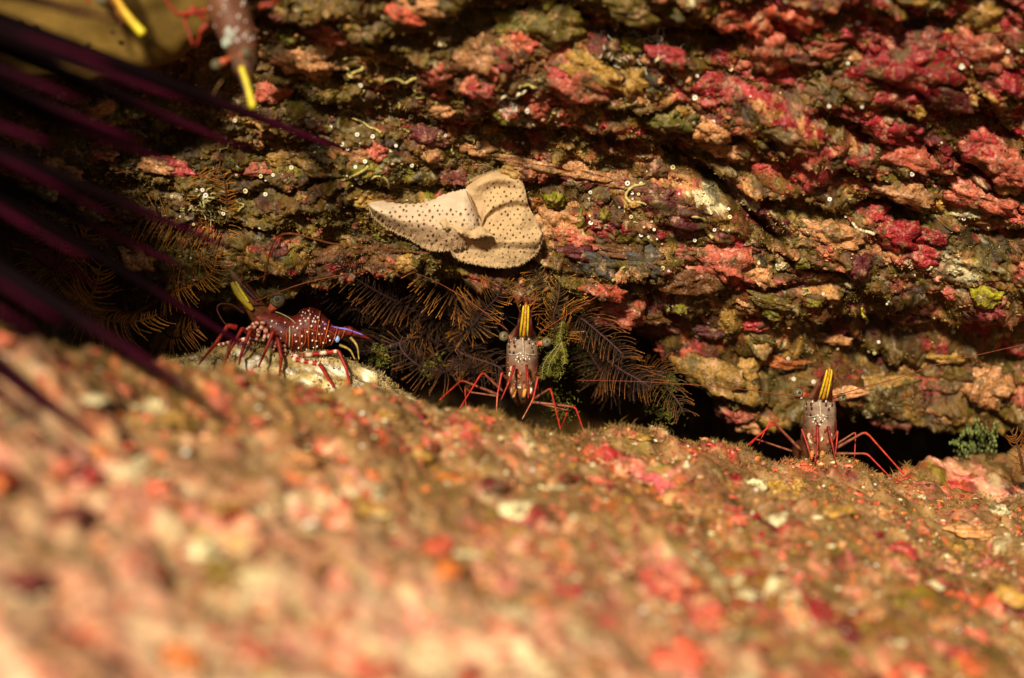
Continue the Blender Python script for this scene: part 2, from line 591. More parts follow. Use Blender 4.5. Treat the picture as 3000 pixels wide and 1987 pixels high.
# smoothed normals for things that sit on the wall
_k = 7
_c = np.cumsum(np.pad(_wn, ((_k, _k), (0, 0), (0, 0)), mode='edge'), axis=0)
_ws = _c[2 * _k:] - _c[:-2 * _k]
_c = np.cumsum(np.pad(_ws, ((0, 0), (_k, _k), (0, 0)), mode='edge'), axis=1)
_ws = _c[:, 2 * _k:] - _c[:, :-2 * _k]
WNOR = _ws / (np.linalg.norm(_ws, axis=2)[..., None] + 1e-12)

# where each wall vertex shows in the photograph (to look up the wall behind a given place)
_s = PXC * D / (D + WALL[..., 1])
SPX, SPY = 1500 + WALL[..., 0] * _s, 993.5 - WALL[..., 2] * _s


_cell = np.full((720, 340), -1, int)
_ci, _cj = ((SPX + 700) / 6).astype(int).ravel(), ((SPY + 500) / 6).astype(int).ravel()
_o = np.argsort(-WALL[..., 1].ravel())
_o = _o[(WALL[..., 1].ravel()[_o] < 4.2) & (_ci[_o] >= 0) & (_ci[_o] < 720) & (_cj[_o] >= 0) & (_cj[_o] < 340)]
_cell[_ci[_o], _cj[_o]] = _o                       # the nearest to the camera is written last


def on_wall(px, py):
    """the wall point that shows at this place: position, normal"""
    i, j = int((px + 700) / 6), int((py + 500) / 6)
    for r in (0, 1, 2, 4, 8, 16):
        w = _cell[max(0, i - r):i + r + 1, max(0, j - r):j + r + 1].ravel()
        w = w[w >= 0]
        if len(w):
            break
    f = SPX.ravel()[w], SPY.ravel()[w]
    near = w[np.argsort((f[0] - px) ** 2 + (f[1] - py) ** 2)[:6]]
    k = near[np.argmin(WALL[..., 1].ravel()[near])]
    return Vector(WALL.reshape(-1, 3)[k]), Vector(WNOR.reshape(-1, 3)[k])


# ================================================================ the rock floor in front: a convex boulder whose crest hides the crevice's bottom
CREST = np.array([  # px, py, y
    (-1500, 700, -13.0), (-600, 830, -10.0), (0, 955, -8.0), (500, 1085, -6.0), (1000, 1160, -4.0), (1500, 1235, -2.2), (2000, 1300, -0.7),
    (2500, 1372, 0.4), (2750, 1350, 2.2), (3000, 1335, 3.2), (3600, 1340, 4.2), (4500, 1350, 5.0)], float)
_cp = np.array([tuple(P(*c)) for c in CREST])


def crest(X):
    return np.interp(X, _cp[:, 0], _cp[:, 1]), np.interp(X, _cp[:, 0], _cp[:, 2])


def floor_base(X, Y):
    yc, zc = crest(X)
    slope = np.interp(X, [-9, -4, 0, 4, 9], [0.42, 0.33, 0.24, 0.27, 0.30])
    t = yc - Y
    front = zc - slope * t - 0.010 * np.clip(3 - t, 0, 3) ** 2 * 0 
    tb = np.clip(-t, 0, None)
    back = zc - 0.12 * tb - 0.30 * tb ** 1.3
    return np.where(t > 0, front, back)


def build_floor():
    nu, nv = 640, 520
    xs = np.sinh(np.linspace(-1.6, 1.6, nu)) / math.sinh(1.6) * 17.0
    t = np.linspace(0, 1, nv)
    ys = -25.5 + (8.5 + 25.5) * (1 - (1 - t) ** 1.25)
    X, Y = np.meshgrid(xs, ys, indexing='ij')
    # follow the crest so that its edge is finely meshed
    yc, _ = crest(X)
    Z0 = floor_base(X, Y)
    r = lambda a, b: (X * a + Y * b)
    ua, va = r(0.94, -0.34), r(0.34, 0.94)
    w = fbm(X * 0.5 + 3, Y * 0.5, octaves=3)
    f1, _, r1 = worley(ua / 1.6 + 0.4 * w, va / 1.2, 21)
    f2, _, r2 = worley(ua / 0.62 + 0.3 * w, va / 0.5, 22)
    f3, _, r3 = worley(ua / 0.24, va / 0.2, 23)
    l1 = np.sqrt(np.clip(1 - (f1 / 0.65) ** 2, 0, 1)) * (r1[..., 0] > 0.3) * (0.3 + r1[..., 1])
    l2 = np.sqrt(np.clip(1 - (f2 / 0.6) ** 2, 0, 1)) * (r2[..., 0] > 0.35) * (0.3 + r2[..., 1])
    l3 = np.sqrt(np.clip(1 - (f3 / 0.6) ** 2, 0, 1)) * (r3[..., 0] > 0.4) * (0.3 + r3[..., 1])
    h = 0.17 * l1 + 0.14 * l2 + 0.075 * l3 + 0.27 * fbm(X * 0.45 + 9, Y * 0.45, octaves=5, gain=0.6) - 0.04
    Z = Z0 + h - 0.12
    names = ['tan', 'salmon', 'coral', 'orange', 'pink', 'cream', 'red', 'olive', 'maroon', 'brown', 'rose', 'moss']
    pal = palette(names)
    pal[0] = lin(200, 156, 108)
    pal[1] = lin(222, 150, 116)
    pal[4] = lin(214, 116, 104)
    pal[10] = lin(204, 96, 96)
    near = smooth(-6, -13, Y) * smooth(6, -1, X)  # near left part, coloured paler to stand in for light falloff
    right = smooth(-2, 6, X)
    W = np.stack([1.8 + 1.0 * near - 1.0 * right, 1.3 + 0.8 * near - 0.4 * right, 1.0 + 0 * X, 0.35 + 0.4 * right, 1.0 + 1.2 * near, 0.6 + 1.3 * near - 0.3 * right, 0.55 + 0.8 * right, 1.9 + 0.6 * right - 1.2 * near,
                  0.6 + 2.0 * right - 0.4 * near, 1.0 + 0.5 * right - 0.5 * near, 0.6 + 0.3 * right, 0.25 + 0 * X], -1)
    W = np.cumsum(np.clip(W, 0.02, None), axis=-1)
    W /= W[..., [-1]]
    pick = lambda rv: pal[np.minimum((rv[..., None] > W).sum(-1), len(names) - 1)]
    wv = fbm(ua * 1.3 + 5, va * 1.3, octaves=4)
    wz = fbm(ua * 1.3 + 25, va * 1.3 + 9, octaves=4)
    _, _, ra = worley(ua / 1.5 + 0.4 * wv, va / 0.75 + 0.4 * wz, 31)
    _, _, rb = worley(ua / 0.6 + 0.4 * wv, va / 0.36 + 0.4 * wz, 32)
    _, _, rc = worley(ua / 0.24 + 0.3 * wv, va / 0.17 + 0.3 * wz, 33)
    C = pick(ra[..., 2])
    C = np.where((rb[..., 3] > 0.35)[..., None], 0.3 * C + 0.7 * pick(rb[..., 2]), C)
    C = np.where((rc[..., 3] > 0.5)[..., None], 0.35 * C + 0.65 * pick(rc[..., 2]), C)
    silt = fbm(ua * 0.5 + 60, va * 0.9, octaves=5, gain=0.6)
    k = smooth(-0.34, 0.16, silt - 0.06 * right + 0.12 * smooth(-6, -2, Y))[..., None] * (1 - 0.4 * near[..., None])  # silt film, thinned at the near left to brighten it
    turf = lin(92, 70, 32) + (lin(158, 122, 76) - lin(92, 70, 32)) * np.clip(0.5 + wz, 0, 1)[..., None]
    C = C * (1 - 0.86 * k) + turf * 0.86 * k
    C = C * (1 - 0.34 * near[..., None]) + lin(236, 192, 158) * 0.34 * near[..., None]  # pale wash paints the stronger light of the near left into the colour
    V = np.stack([X + 0.06 * w, Y, Z], -1).reshape(-1, 3)
    i = np.arange(nu - 1)[:, None] * nv
    j = np.arange(nv - 1)[None, :]
    F = np.stack([i + j, i + nv + j, i + nv + j + 1, i + j + 1], -1).reshape(-1, 4)
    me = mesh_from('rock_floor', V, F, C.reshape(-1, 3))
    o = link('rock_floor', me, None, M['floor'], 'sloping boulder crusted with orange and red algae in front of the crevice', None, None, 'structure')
    return o, xs, ys, Z, C


rock_floor, FX, FY, FZ, FCOL = build_floor()


def floor_z(x, y):
    fi = np.interp(x, FX, np.arange(len(FX)))
    fj = np.interp(y, FY, np.arange(len(FY)))
    i, j = np.minimum(np.asarray(fi).astype(int), len(FX) - 2), np.minimum(np.asarray(fj).astype(int), len(FY) - 2)
    a, b = fi - i, fj - j
    return (FZ[i, j] * (1 - a) + FZ[i + 1, j] * a) * (1 - b) + (FZ[i, j + 1] * (1 - a) + FZ[i + 1, j + 1] * a) * b


# ================================================================ pieces of crust on the wall and the floor (parts of the rock)
def object_colour_material(name, silt=0.0, **kw):
    """like material(), but the colour is each object's own"""
    m = material(name, **kw)
    nt = m.node_tree
    at = next(n for n in nt.nodes if n.type == 'ATTRIBUTE')
    oi = nt.nodes.new('ShaderNodeObjectInfo')
    mx = nt.nodes.new('ShaderNodeMix')
    mx.data_type = 'RGBA'
    mx.blend_type = 'MULTIPLY'
    mx.inputs[0].default_value = 1.0
    for l in list(nt.links):
        if l.from_node == at:
            to = l.to_socket
            nt.links.remove(l)
            nt.links.new(mx.outputs[2], to)
    nt.links.new(at.outputs['Color'], mx.inputs[6])
    # patches of silt and of paler growth on every piece
    geo = nt.nodes.new('ShaderNodeNewGeometry')
    src = oi.outputs['Color']
    for sc, lo, hi, col, amt in ((2.6, 0.50, 0.62, (0.075, 0.050, 0.011, 1), silt), (4.2, 0.54, 0.66, (0.55, 0.30, 0.16, 1), silt * 0.6)):
        n = nt.nodes.new('ShaderNodeTexNoise')
        n.inputs['Scale'].default_value = sc
        n.inputs['Detail'].default_value = 3.0
        n.inputs['Roughness'].default_value = 0.7
        nt.links.new(geo.outputs['Position'], n.inputs['Vector'])
        r = nt.nodes.new('ShaderNodeMapRange')
        r.inputs['From Min'].default_value = lo
        r.inputs['From Max'].default_value = hi
        r.inputs['To Max'].default_value = amt
        nt.links.new(n.outputs['Fac'], r.inputs['Value'])
        m2 = nt.nodes.new('ShaderNodeMix')
        m2.data_type = 'RGBA'
        nt.links.new(r.outputs[0], m2.inputs[0])
        nt.links.new(src, m2.inputs[6])
        m2.inputs[7].default_value = col
        src = m2.outputs[2]
    nt.links.new(src, mx.inputs[7])
    return m


M['piece'] = object_colour_material('crust_piece', 0.85, rough=0.58, spec=0.3, bump=0.7, bump_scale=11.0, speck=0.8, speck_scale=19.0, vary=0.25, vary_scale=5.0)
M['smoothpiece'] = object_colour_material('smooth_growth', rough=0.4, spec=0.4, bump=0.3, bump_scale=14.0, speck=0.35, speck_scale=26.0, vary=0.2, vary_scale=5.0)
M['tubepiece'] = object_colour_material('worm_tube_piece', rough=0.45, spec=0.35, bump=0.3, bump_scale=25.0, vary=0.2, vary_scale=9.0)


def lump_mesh(k, knobs=0.0, flat=1.0):
    """a rounded crust, base at the origin, growing along +z; knobs gives a cauliflower surface"""
    seg, rings = 28, 16
    b = MB()
    b.ball((0, 0, 0), 1.0, (1, 1, 1), seg, rings)
    v = b.V[0]
    d = 1 + 0.62 * fbm(v[:, 0] * 1.3 + k * 7.7, v[:, 1] * 1.3 + k, v[:, 2] * 1.3, 5, 0.55)
    if knobs:
        f1, f2, _ = worley(v[:, 0] * 2.6 + k * 5 + v[:, 2] * 1.2, v[:, 1] * 2.6 + k + v[:, 2] * 0.9, 40 + k)
        d = d * (1 + knobs * (0.55 - np.minimum(f1, 0.8)))
    v = v * d[:, None]
    v[:, 2] *= flat
    b.V[0] = v
    tone = 1 + 0.22 * fbm(v[:, 0] * 2.3 + k, v[:, 1] * 2.3, v[:, 2] * 2.3 + 5, 3)
    b.C[0] = np.clip(np.repeat(tone[:, None], 3, 1), 0.4, 1.6)
    return b.mesh('crust_lump')


LUMPS = [lump_mesh(k, 0.0, 0.8) for k in range(5)] + [lump_mesh(k + 5, 0.45, 0.8) for k in range(6)]
PLATES = [lump_mesh(k + 20, 0.15, 0.32) for k in range(5)]


def basis(nrm, spin, along=None):
    z = Vector(nrm).normalized()
    x = Vector(along) if along is not None else Vector((1, 0, -0.2))
    x = (x - z * x.dot(z)).normalized()
    y = z.cross(x)
    m = Matrix((x, y, z)).transposed()
    return m @ Matrix.Rotation(spin, 3, 'Z')


def put(name, me, mat, parent, pos, rot3, scale, colour):
    o = bpy.data.objects.new(name, me)
    COL.objects.link(o)
    if not me.materials:
        me.materials.append(mat)
    m = rot3.to_4x4()
    for i in range(3):
        for j in range(3):
            m[i][j] = rot3[i][j] * scale[j]
    m.translation = pos
    o.matrix_world = m
    o.color = (*[float(min(1, max(0, c))) for c in colour], 1)
    if parent is not None:
        o.parent = parent
    return o


def wall_lump(px, py, rx, ry, colour, plate=False, knob=None, out=0.35, spin=0.0, deep=0.5, name='crust_lump', mat='piece'):
    """a crust that shows at px, py with half sizes rx, ry in photograph pixels"""
    p, n = on_wall(px, py)
    n = (n + Vector((0, -1.0, 0.1))).normalized()
    s = (D + p.y) / D / PXC
    a, b = rx * s, ry * s
    me = (PLATES if plate else (LUMPS[5:] if knob else LUMPS[:5] if knob is False else LUMPS))
    me = me[rng.integers(len(me))]
    h = min(a, b) * (0.9 if plate else 1.0)
    al = Vector((math.cos(spin), 0, -math.sin(spin)))
    r = basis(n, 0, al)
    c = np.asarray(PAL[colour] if isinstance(colour, str) else colour) * (0.42 + 0.3 * rng.random())
    return put(name, me, M[mat], rock_wall, p + n * (h * out - 0.02), r, (a, b, h / (0.35 if plate else 0.8) * deep * 1.6), c)


# those one can find in the photograph
TRACED = [  # px, py, rx, ry, colour, knobbly, tilt
    (2640, 690, 50, 38, 'red', True, 0.3), (2705, 745, 46, 28, 'rose', True, 0.3), (2525, 782, 38, 33, lin(112, 28, 38), False, 0.0), (2420, 680, 78, 34, 'salmon', True, 0.25),
    (2130, 765, 70, 42, 'pink', True, 0.4), (2215, 800, 48, 26, 'salmon', True, 0.5), (2060, 740, 46, 34, 'rose', False, 0.3), (1805, 905, 62, 48, 'pink', True, 0.1),
    (1770, 855, 46, 26, 'coral', True, 0.3), (2205, 892, 46, 30, 'salmon', True, 0.0), (2250, 945, 56, 22, 'rose', False, -0.3), (1640, 640, 66, 56, 'salmon', False, 0.3),
    (1690, 700, 60, 28, 'pink', False, 0.2), (1985, 625, 82, 40, 'maroon', False, 0.25), (1930, 575, 50, 34, 'mauve', False, 0.2), (765, 745, 30, 26, lin(214, 92, 60), False, 0.4),
    (455, 478, 50, 20, 'salmon', True, 0.3), (735, 497, 44, 17, 'pink', True, 0.05), (790, 262, 56, 40, 'pink', True, -0.4), (900, 160, 86, 46, 'salmon', True, 0.1),
    (940, 90, 60, 34, 'pink', True, 0.2), (1400, 150, 62, 48, 'salmon', True, 0.5), (1420, 185, 50, 34, 'pink', True, 0.5), (1275, 215, 50, 40, 'pink', True, 0.3),
    (1470, 175, 36, 36, 'rose', False, 0.2), (1530, 125, 40, 26, 'coral', True, 0.2), (1690, 240, 90, 40, 'pink', True, 0.3), (1660, 225, 50, 26, 'rose', False, 0.3),
    (1250, 10, 70, 28, 'salmon', False, 0.2), (1190, 45, 50, 22, 'coral', False, 0.4), (1640, 25, 26, 28, 'salmon', False, 0.0), (1290, 272, 20, 18, 'pink', True, 0.0),
    (1390, 262, 40, 26, 'red', True, 0.1), (1570, 310, 34, 26, 'pink', True, 0.4), (1560, 480, 90, 17, 'salmon', False, 0.18), (1690, 500, 90, 24, 'salmon', False, 0.28),
    (1790, 530, 66, 20, 'salmon', False, 0.3), (130, 570, 26, 34, 'cream', True, 0.6), (170, 490, 50, 22, 'salmon', True, 0.3), (690, 880, 36, 26, 'salmon', True, 0.2),
    (770, 770, 60, 22, 'tan', True, 0.4), (2905, 1130, 60, 58, 'salmon', False, -0.8), (2985, 1140, 26, 56, 'pink', True, 0.0), (2560, 1125, 110, 18, 'tan', False, -0.1),
    (2700, 1120, 60, 17, 'pink', False, 0.0), (2470, 1148, 60, 15, 'salmon', False, -0.15), (2780, 1128, 60, 22, 'brown', False, 0.0), (2150, 1235, 52, 34, 'pink', True, 0.3),
    (2200, 1255, 40, 22, 'salmon', True, 0.2), (2090, 1105, 96, 44, 'tan', True, 0.4), (2040, 1080, 34, 30, 'salmon', False, 0.0), (2180, 1085, 44, 34, 'tan', True, 0.0),
    (2010, 1035, 60, 18, 'coral', True, 0.1), (2290, 1060, 60, 16, 'orange', True, 0.1), (2440, 990, 40, 14, 'salmon', True, 0.1), (2090, 975, 60, 16, 'maroon', False, 0.1),
    (1920, 960, 60, 22, 'mauve', False, 0.1), (1990, 930, 50, 28, 'mauve', True, 0.1), (2010, 815, 90, 40, 'brown', False, 0.15), (1890, 770, 60, 40, lin(96, 86, 70), False, 0.3),
    (1760, 780, 56, 34, lin(70, 66, 60), False, 0.3), (2660, 180, 120, 70, 'red', True, 0.2), (2740, 260, 100, 46, 'maroon', True, 0.4), (2550, 180, 50, 34, 'red', True, 0.0),
    (2620, 270, 60, 40, 'rose', True, 0.1), (2700, 220, 34, 44, 'red', False, 0.4), (2590, 370, 60, 36, 'red', True, 0.6), (2640, 450, 80, 34, 'pink', True, 0.2),
    (2720, 480, 60, 26, 'pink', True, 0.3), (2880, 420, 60, 38, 'rose', True, 0.3), (2920, 470, 70, 40, 'pink', True, 0.4), (2960, 510, 50, 26, 'pink', True, 0.2),
    (2950, 540, 46, 26, 'tan', False, 0.3), (2860, 570, 90, 30, 'pink', True, 0.3), (2650, 570, 70, 30, 'salmon', True, 0.3), (2560, 620, 46, 30, 'rose', True, 0.2),
    (2250, 130, 60, 60, 'pink', True, 0.9), (2210, 60, 40, 40, 'coral', True, 0.4), (2130, 50, 50, 34, 'coral', True, 0.2), (2330, 30, 60, 40, 'coral', True, 0.4),
    (2220, 215, 50, 16, 'rose', False, 0.1), (2060, 245, 60, 30, 'red', True, 0.1), (2190, 175, 36, 24, 'pink', False, 0.0), (2420, 150, 46, 22, 'pink', True, 0.0),
    (2870, 40, 60, 50, 'tan', True, 0.2), (2860, 140, 80, 50, 'pink', True, 0.4), (2700, 110, 60, 30, 'mauve', False, 0.1), (2930, 150, 50, 34, 'salmon', True, 0.2),
    (2140, 440, 60, 26, 'salmon', True, 0.2), (2080, 380, 46, 30, 'salmon', True, 0.3), (2900, 900, 40, 34, lin(150, 66, 62), False, 0.2), (2660, 930, 60, 20, 'maroon', False, 0.15),
    (1250, 390, 60, 26, 'maroon', False, 0.2), (1340, 520, 44, 20, 'mauve', False, 0.3), (1030, 450, 60, 34, lin(196, 130, 74), False, 0.2), (1100, 445, 26, 22, 'pink', True, 0.0),
    (1060, 90, 40, 30, 'olive', True, 0.2), (1510, 60, 90, 40, 'moss', True, 0.1), (1850, 230, 46, 40, 'tan', False, 0.1), (1720, 190, 80, 34, 'tan', True, 0.4),
]
for t in TRACED:
    wall_lump(t[0], t[1], t[2] * 1.1, t[3] * 1.1, t[4], False, t[5], out=-0.12, spin=t[6])
# thin slabs that stick out along the bedding
for k in range(60):
    px, py = rng.uniform(-150, 3150), rng.uniform(-60, 1150)
    if py > lip_py(px) - 15:
        continue
    col = ['salmon', 'pink', 'mauve', 'brown', 'olive', 'tan', 'maroon', 'rose', 'dark'][rng.integers(9)]
    wall_lump(px, py, rng.uniform(30, 85), rng.uniform(14, 30), col, plate=True, out=0.0, spin=rng.normal(0.22, 0.12), name='crust_plate')
for k in range(150):
    px, py = rng.uniform(-150, 3150), rng.uniform(-60, 1240)
    if py > lip_py(px) - 5:
        continue
    r = 10 ** rng.uniform(0.95, 1.42)
    red = px > 2100 and py < 700
    col = (['red', 'rose', 'pink', 'maroon', 'salmon', 'tan', 'olive'] if red else ['pink', 'salmon', 'tan', 'olive', 'moss', 'brown', 'cream', 'mauve', 'salmon'])
    wall_lump(px, py, r * rng.uniform(1.0, 1.7), r, col[rng.integers(len(col))], out=-0.1, spin=rng.normal(0.2, 0.3), name='crust_knob')

# on the floor: rounded crusts, sized as they show
for k in range(230):
    y = -16.0 + 16.5 * rng.random() ** 0.7
    x = rng.uniform(-0.38, 0.38) * (D + y)
    yc, _ = crest(x)
    if y > yc + 0.2:
        continue
    z = float(floor_z(x, y))
    r = 10 ** rng.uniform(-1.15, -0.55)
    col = ['coral', 'red', 'tan', 'salmon', 'cream', 'pink', 'rose', 'maroon', 'tan', 'cream', 'olive'][rng.integers(11)]
    me = (LUMPS if rng.random() < 0.6 else PLATES)[rng.integers(5)]
    n = Vector((rng.normal(0.14, 0.1), -0.2, 1)).normalized()
    put('floor_crust', me, M['piece'], rock_floor, Vector((x, y, z - 0.2 * r)), basis(n, rng.uniform(0, 6)), (r * rng.uniform(1, 1.8), r, r * rng.uniform(0.5, 0.8)), PAL[col] * rng.uniform(0.85, 1.15))


for k in range(70):
    y = rng.uniform(-17.5, -8.5)
    x = rng.uniform(-0.37, 0.37) * (D + y)
    if y > crest(x)[0] - 0.5:
        continue
    z = float(floor_z(x, y))
    r = 10 ** rng.uniform(-1.0, -0.62)
    col = ['cream', 'pink', 'red', 'coral', 'cream', 'rose', 'maroon', 'cream', 'orange'][rng.integers(9)]
    n = Vector((rng.normal(0.14, 0.1), -0.4, 1)).normalized()
    put('floor_crust', LUMPS[rng.integers(5)], M['piece'], rock_floor, Vector((x, y, z)), basis(n, rng.uniform(0, 6)), (r * rng.uniform(1, 1.6), r, r * rng.uniform(0.5, 0.8)), PAL[col] * rng.uniform(0.9, 1.2))


def grains(name, parent, p, nrm, r, cols):
    """crumbs of crust too small to pick apart: little faceted lumps, one mesh"""
    t = (1 + 5 ** 0.5) / 2
    iv = np.array([(-1, t, 0), (1, t, 0), (-1, -t, 0), (1, -t, 0), (0, -1, t), (0, 1, t), (0, -1, -t), (0, 1, -t), (t, 0, -1), (t, 0, 1), (-t, 0, -1), (-t, 0, 1)]) / 1.9
    it = np.array([(0, 11, 5), (0, 5, 1), (0, 1, 7), (0, 7, 10), (0, 10, 11), (1, 5, 9), (5, 11, 4), (11, 10, 2), (10, 7, 6), (7, 1, 8), (3, 9, 4), (3, 4, 2), (3, 2, 6), (3, 6, 8), (3, 8, 9), (4, 9, 5), (2, 4, 11), (6, 2, 10), (8, 6, 7), (9, 8, 1)])
    n = len(p)
    sc = r[:, None, None] * (1 + 0.35 * rng.normal(0, 1, (n, 12, 1))) * np.array([1.25, 1.0, 0.8])[None, None] * (1 + 0.25 * rng.normal(0, 1, (n, 1, 3)))
    V = p[:, None, :] + iv[None] * sc
    F = (np.arange(n) * 12)[:, None, None] + it[None]
    C = np.repeat(cols, 12, axis=0) * (1 + 0.12 * rng.normal(0, 1, (n * 12, 1)))
    me = mesh_from(name, V.reshape(-1, 3), F.reshape(-1, 3), np.clip(C, 0, 1))
    return link(name, me, parent, M['lump'], None, None, None, 'stuff')


def wall_grains(n=24000):
    vis = np.flatnonzero(((WPX > -100) & (WPX < 3100) & (WPY > -80) & (WALL[..., 1] < 3.2)).ravel())
    k = rng.choice(vis, n)
    p, nn = WALL.reshape(-1, 3)[k], WNOR.reshape(-1, 3)[k]
    m = fbm(p[:, 0] * 0.9 + 13, p[:, 2] * 1.2 + 3, octaves=3) + rng.normal(0, 0.15, n) > -0.10
    p, nn, k = p[m], nn[m], k[m]
    n = len(p)
    c = WCOL.reshape(-1, 3)[k] * rng.uniform(0.8, 1.5, n)[:, None]
    names = ['pink', 'salmon', 'tan', 'olive', 'cream', 'brown', 'salmon', 'moss']
    alt = np.array([PAL[a] for a in names])[rng.integers(0, 8, n)] * 0.75
    c = np.where((rng.random(n) < 0.16)[:, None], alt * 0.8, c)
    grains('crust_grains', rock_wall, p + nn * 0.01, nn, 0.011 * 10 ** rng.uniform(0, 0.55, n), c)


def floor_grains(n=6000):
    y = -15 + 15.5 * rng.random(n) ** 0.6
    x = rng.uniform(-0.40, 0.40, n) * (D + y)
    yc, _ = crest(x)
    ok = y < yc + 0.3
    x, y = x[ok], y[ok]
    n = len(x)
    names = ['coral', 'salmon', 'orange', 'tan', 'cream', 'brown', 'pink', 'red']
    c = np.array([PAL[a] for a in names])[rng.integers(0, 8, n)] * rng.uniform(0.6, 1.0, n)[:, None]
    grains('crust_grains', rock_floor, np.stack([x, y, floor_z(x, y)], -1), None, 0.02 * 10 ** rng.uniform(0, 0.5, n), c)


wall_grains()
floor_grains()


# ================================================================ small animals with shells: coiled and wavy worm tubes
def coil_mesh():
    b = MB()
    n, sides = 15, 5
    t = np.linspace(0, 2 * math.pi * 1.25, n)
    rad = np.linspace(0.62, 0.70, n)
    pts = np.stack([np.cos(t) * rad, np.sin(t) * rad, 0.30 - 0.05 * t / 8], -1)
    b.tube(pts, np.linspace(0.38, 0.27, n), lin(236, 230, 214), sides)
    b.ball((0, 0, 0.08), (0.5, 0.5, 0.12), lin(150, 136, 112), 6, 4)
    return b.mesh('coiled_worm_tube')


COIL = coil_mesh()
CENTRES = [
    (1905, 565, 50, 24, 'on the maroon crust right of the sponge'), (600, 600, 60, 18, 'beside the upper feather star'), (280, 330, 60, 12, 'between the dark urchin spines'),
    (1120, 480, 70, 16, 'above the pointed end of the sponge'), (1900, 700, 90, 12, 'on the grey and brown crusts below the maroon one'), (2640, 230, 200, 30, 'among the red crusts near the top'),
    (740, 530, 60, 12, 'near the purple spine tips'), (1690, 590, 60, 10, 'on the pink rock touching the sponge'), (2120, 700, 90, 12, 'around the cream and pink crust in mid face'),
    (940, 400, 110, 18, 'on the olive ledges left of the sponge'), (2800, 540, 150, 18, 'on the pink crusts at the far edge of the face'), (2520, 940, 160, 12, 'on the dark ledge above the shrimp on the crest'),
    (1350, 330, 180, 16, 'on the ledges straight above the sponge'), (1990, 880, 100, 8, 'on the knobbly ledge above the hanging feather star'), (2020, 260, 130, 14, 'beside the lacy white crust'),
    (2250, 1080, 110, 10, 'on the lowest ledges beside the shrimp on the crest')]
nworm = 0
for cx, cy, sp, n, where in CENTRES:
    for k in range(n):
        px, py = rng.normal(cx, sp), rng.normal(cy, sp * 0.55)
        if not (-40 < px < 3040 and -20 < py < lip_py(px) - 8) or (1060 < px < 1600 and 500 < py < 780):
            continue
        p, nn = on_wall(px, py)
        nn = (nn * 0.8 + Vector((0, -0.8, 0.1)) + Vector(rng.normal(0, 0.15, 3))).normalized()
        r = 0.034 * 10 ** rng.uniform(-0.25, 0.22)
        wc = np.array([1, 1, 1]) * rng.uniform(0.75, 1.0) * (np.array([1, 1, 1]) if rng.random() < 0.7 else np.array([0.95, 0.85, 0.45]))
        o = put('coiled_worm_tube', COIL, M['tubepiece'], None, p + nn * 0.01, basis(nn, rng.uniform(0, 6)), (r, r, r), wc)
        tag(o, 'tiny pale coiled worm tube ' + where, 'worm tube', 'coiled worm tubes ' + where)
        nworm += 1
for k in range(62):
    y = -13.0 + 13.3 * rng.random() ** 0.6
    x = rng.uniform(-0.37, 0.37) * (D + y)
    yc, _ = crest(x)
    if y > yc:
        continue
    r = 0.036 * 10 ** rng.uniform(-0.2, 0.22)
    o = put('coiled_worm_tube', COIL, M['tubepiece'], None, Vector((x, y, float(floor_z(x, y)) + 0.02)), basis(Vector(rng.normal(0, 0.3, 3)) + Vector((0, -0.3, 1)), rng.uniform(0, 6)), (r, r, r), (1, 1, 1))
    tag(o, 'tiny white coiled worm tube on the boulder in front', 'worm tube', 'coiled worm tubes on the boulder')


def wall_path(pts, lift, n=26, wig=0.0):
    out = []
    c = catmull([(a, b, 0) for a, b in pts], n)
    for i, (a, b, _) in enumerate(c):
        p, nn = on_wall(a + wig * math.sin(i * 1.9), b + wig * math.cos(i * 1.6))
        out.append(tuple(p + (nn * 0.5 + Vector((0, -0.8, 0))) * lift))
    out = np.array(out)
    for _ in range(3):
        out[1:-1] = 0.5 * out[1:-1] + 0.25 * (out[2:] + out[:-2])
    return out


def worm_tube(pts, r, colour, label, wig=0.0):
    p = wall_path(pts, r * 0.9, wig=wig)
    b = MB()
    n = len(p)
    rr = r * (1 + 0.10 * np.sin(np.arange(n) * 2.4)) * np.linspace(0.75, 1.05, n)
    c = np.outer(1 + 0.18 * np.sin(np.arange(n) * 2.4 + 0.8), colour)
    b.tube(p, rr, c, 7)
    # the open mouth
    d = p[-1] - p[-2]
    b.ball(p[-1], r * 0.72, lin(70, 58, 30), 6, 4)
    b.build('wavy_worm_tube', M['shell'], label=label, cat='worm tube', group='wavy worm tubes on the rock face')


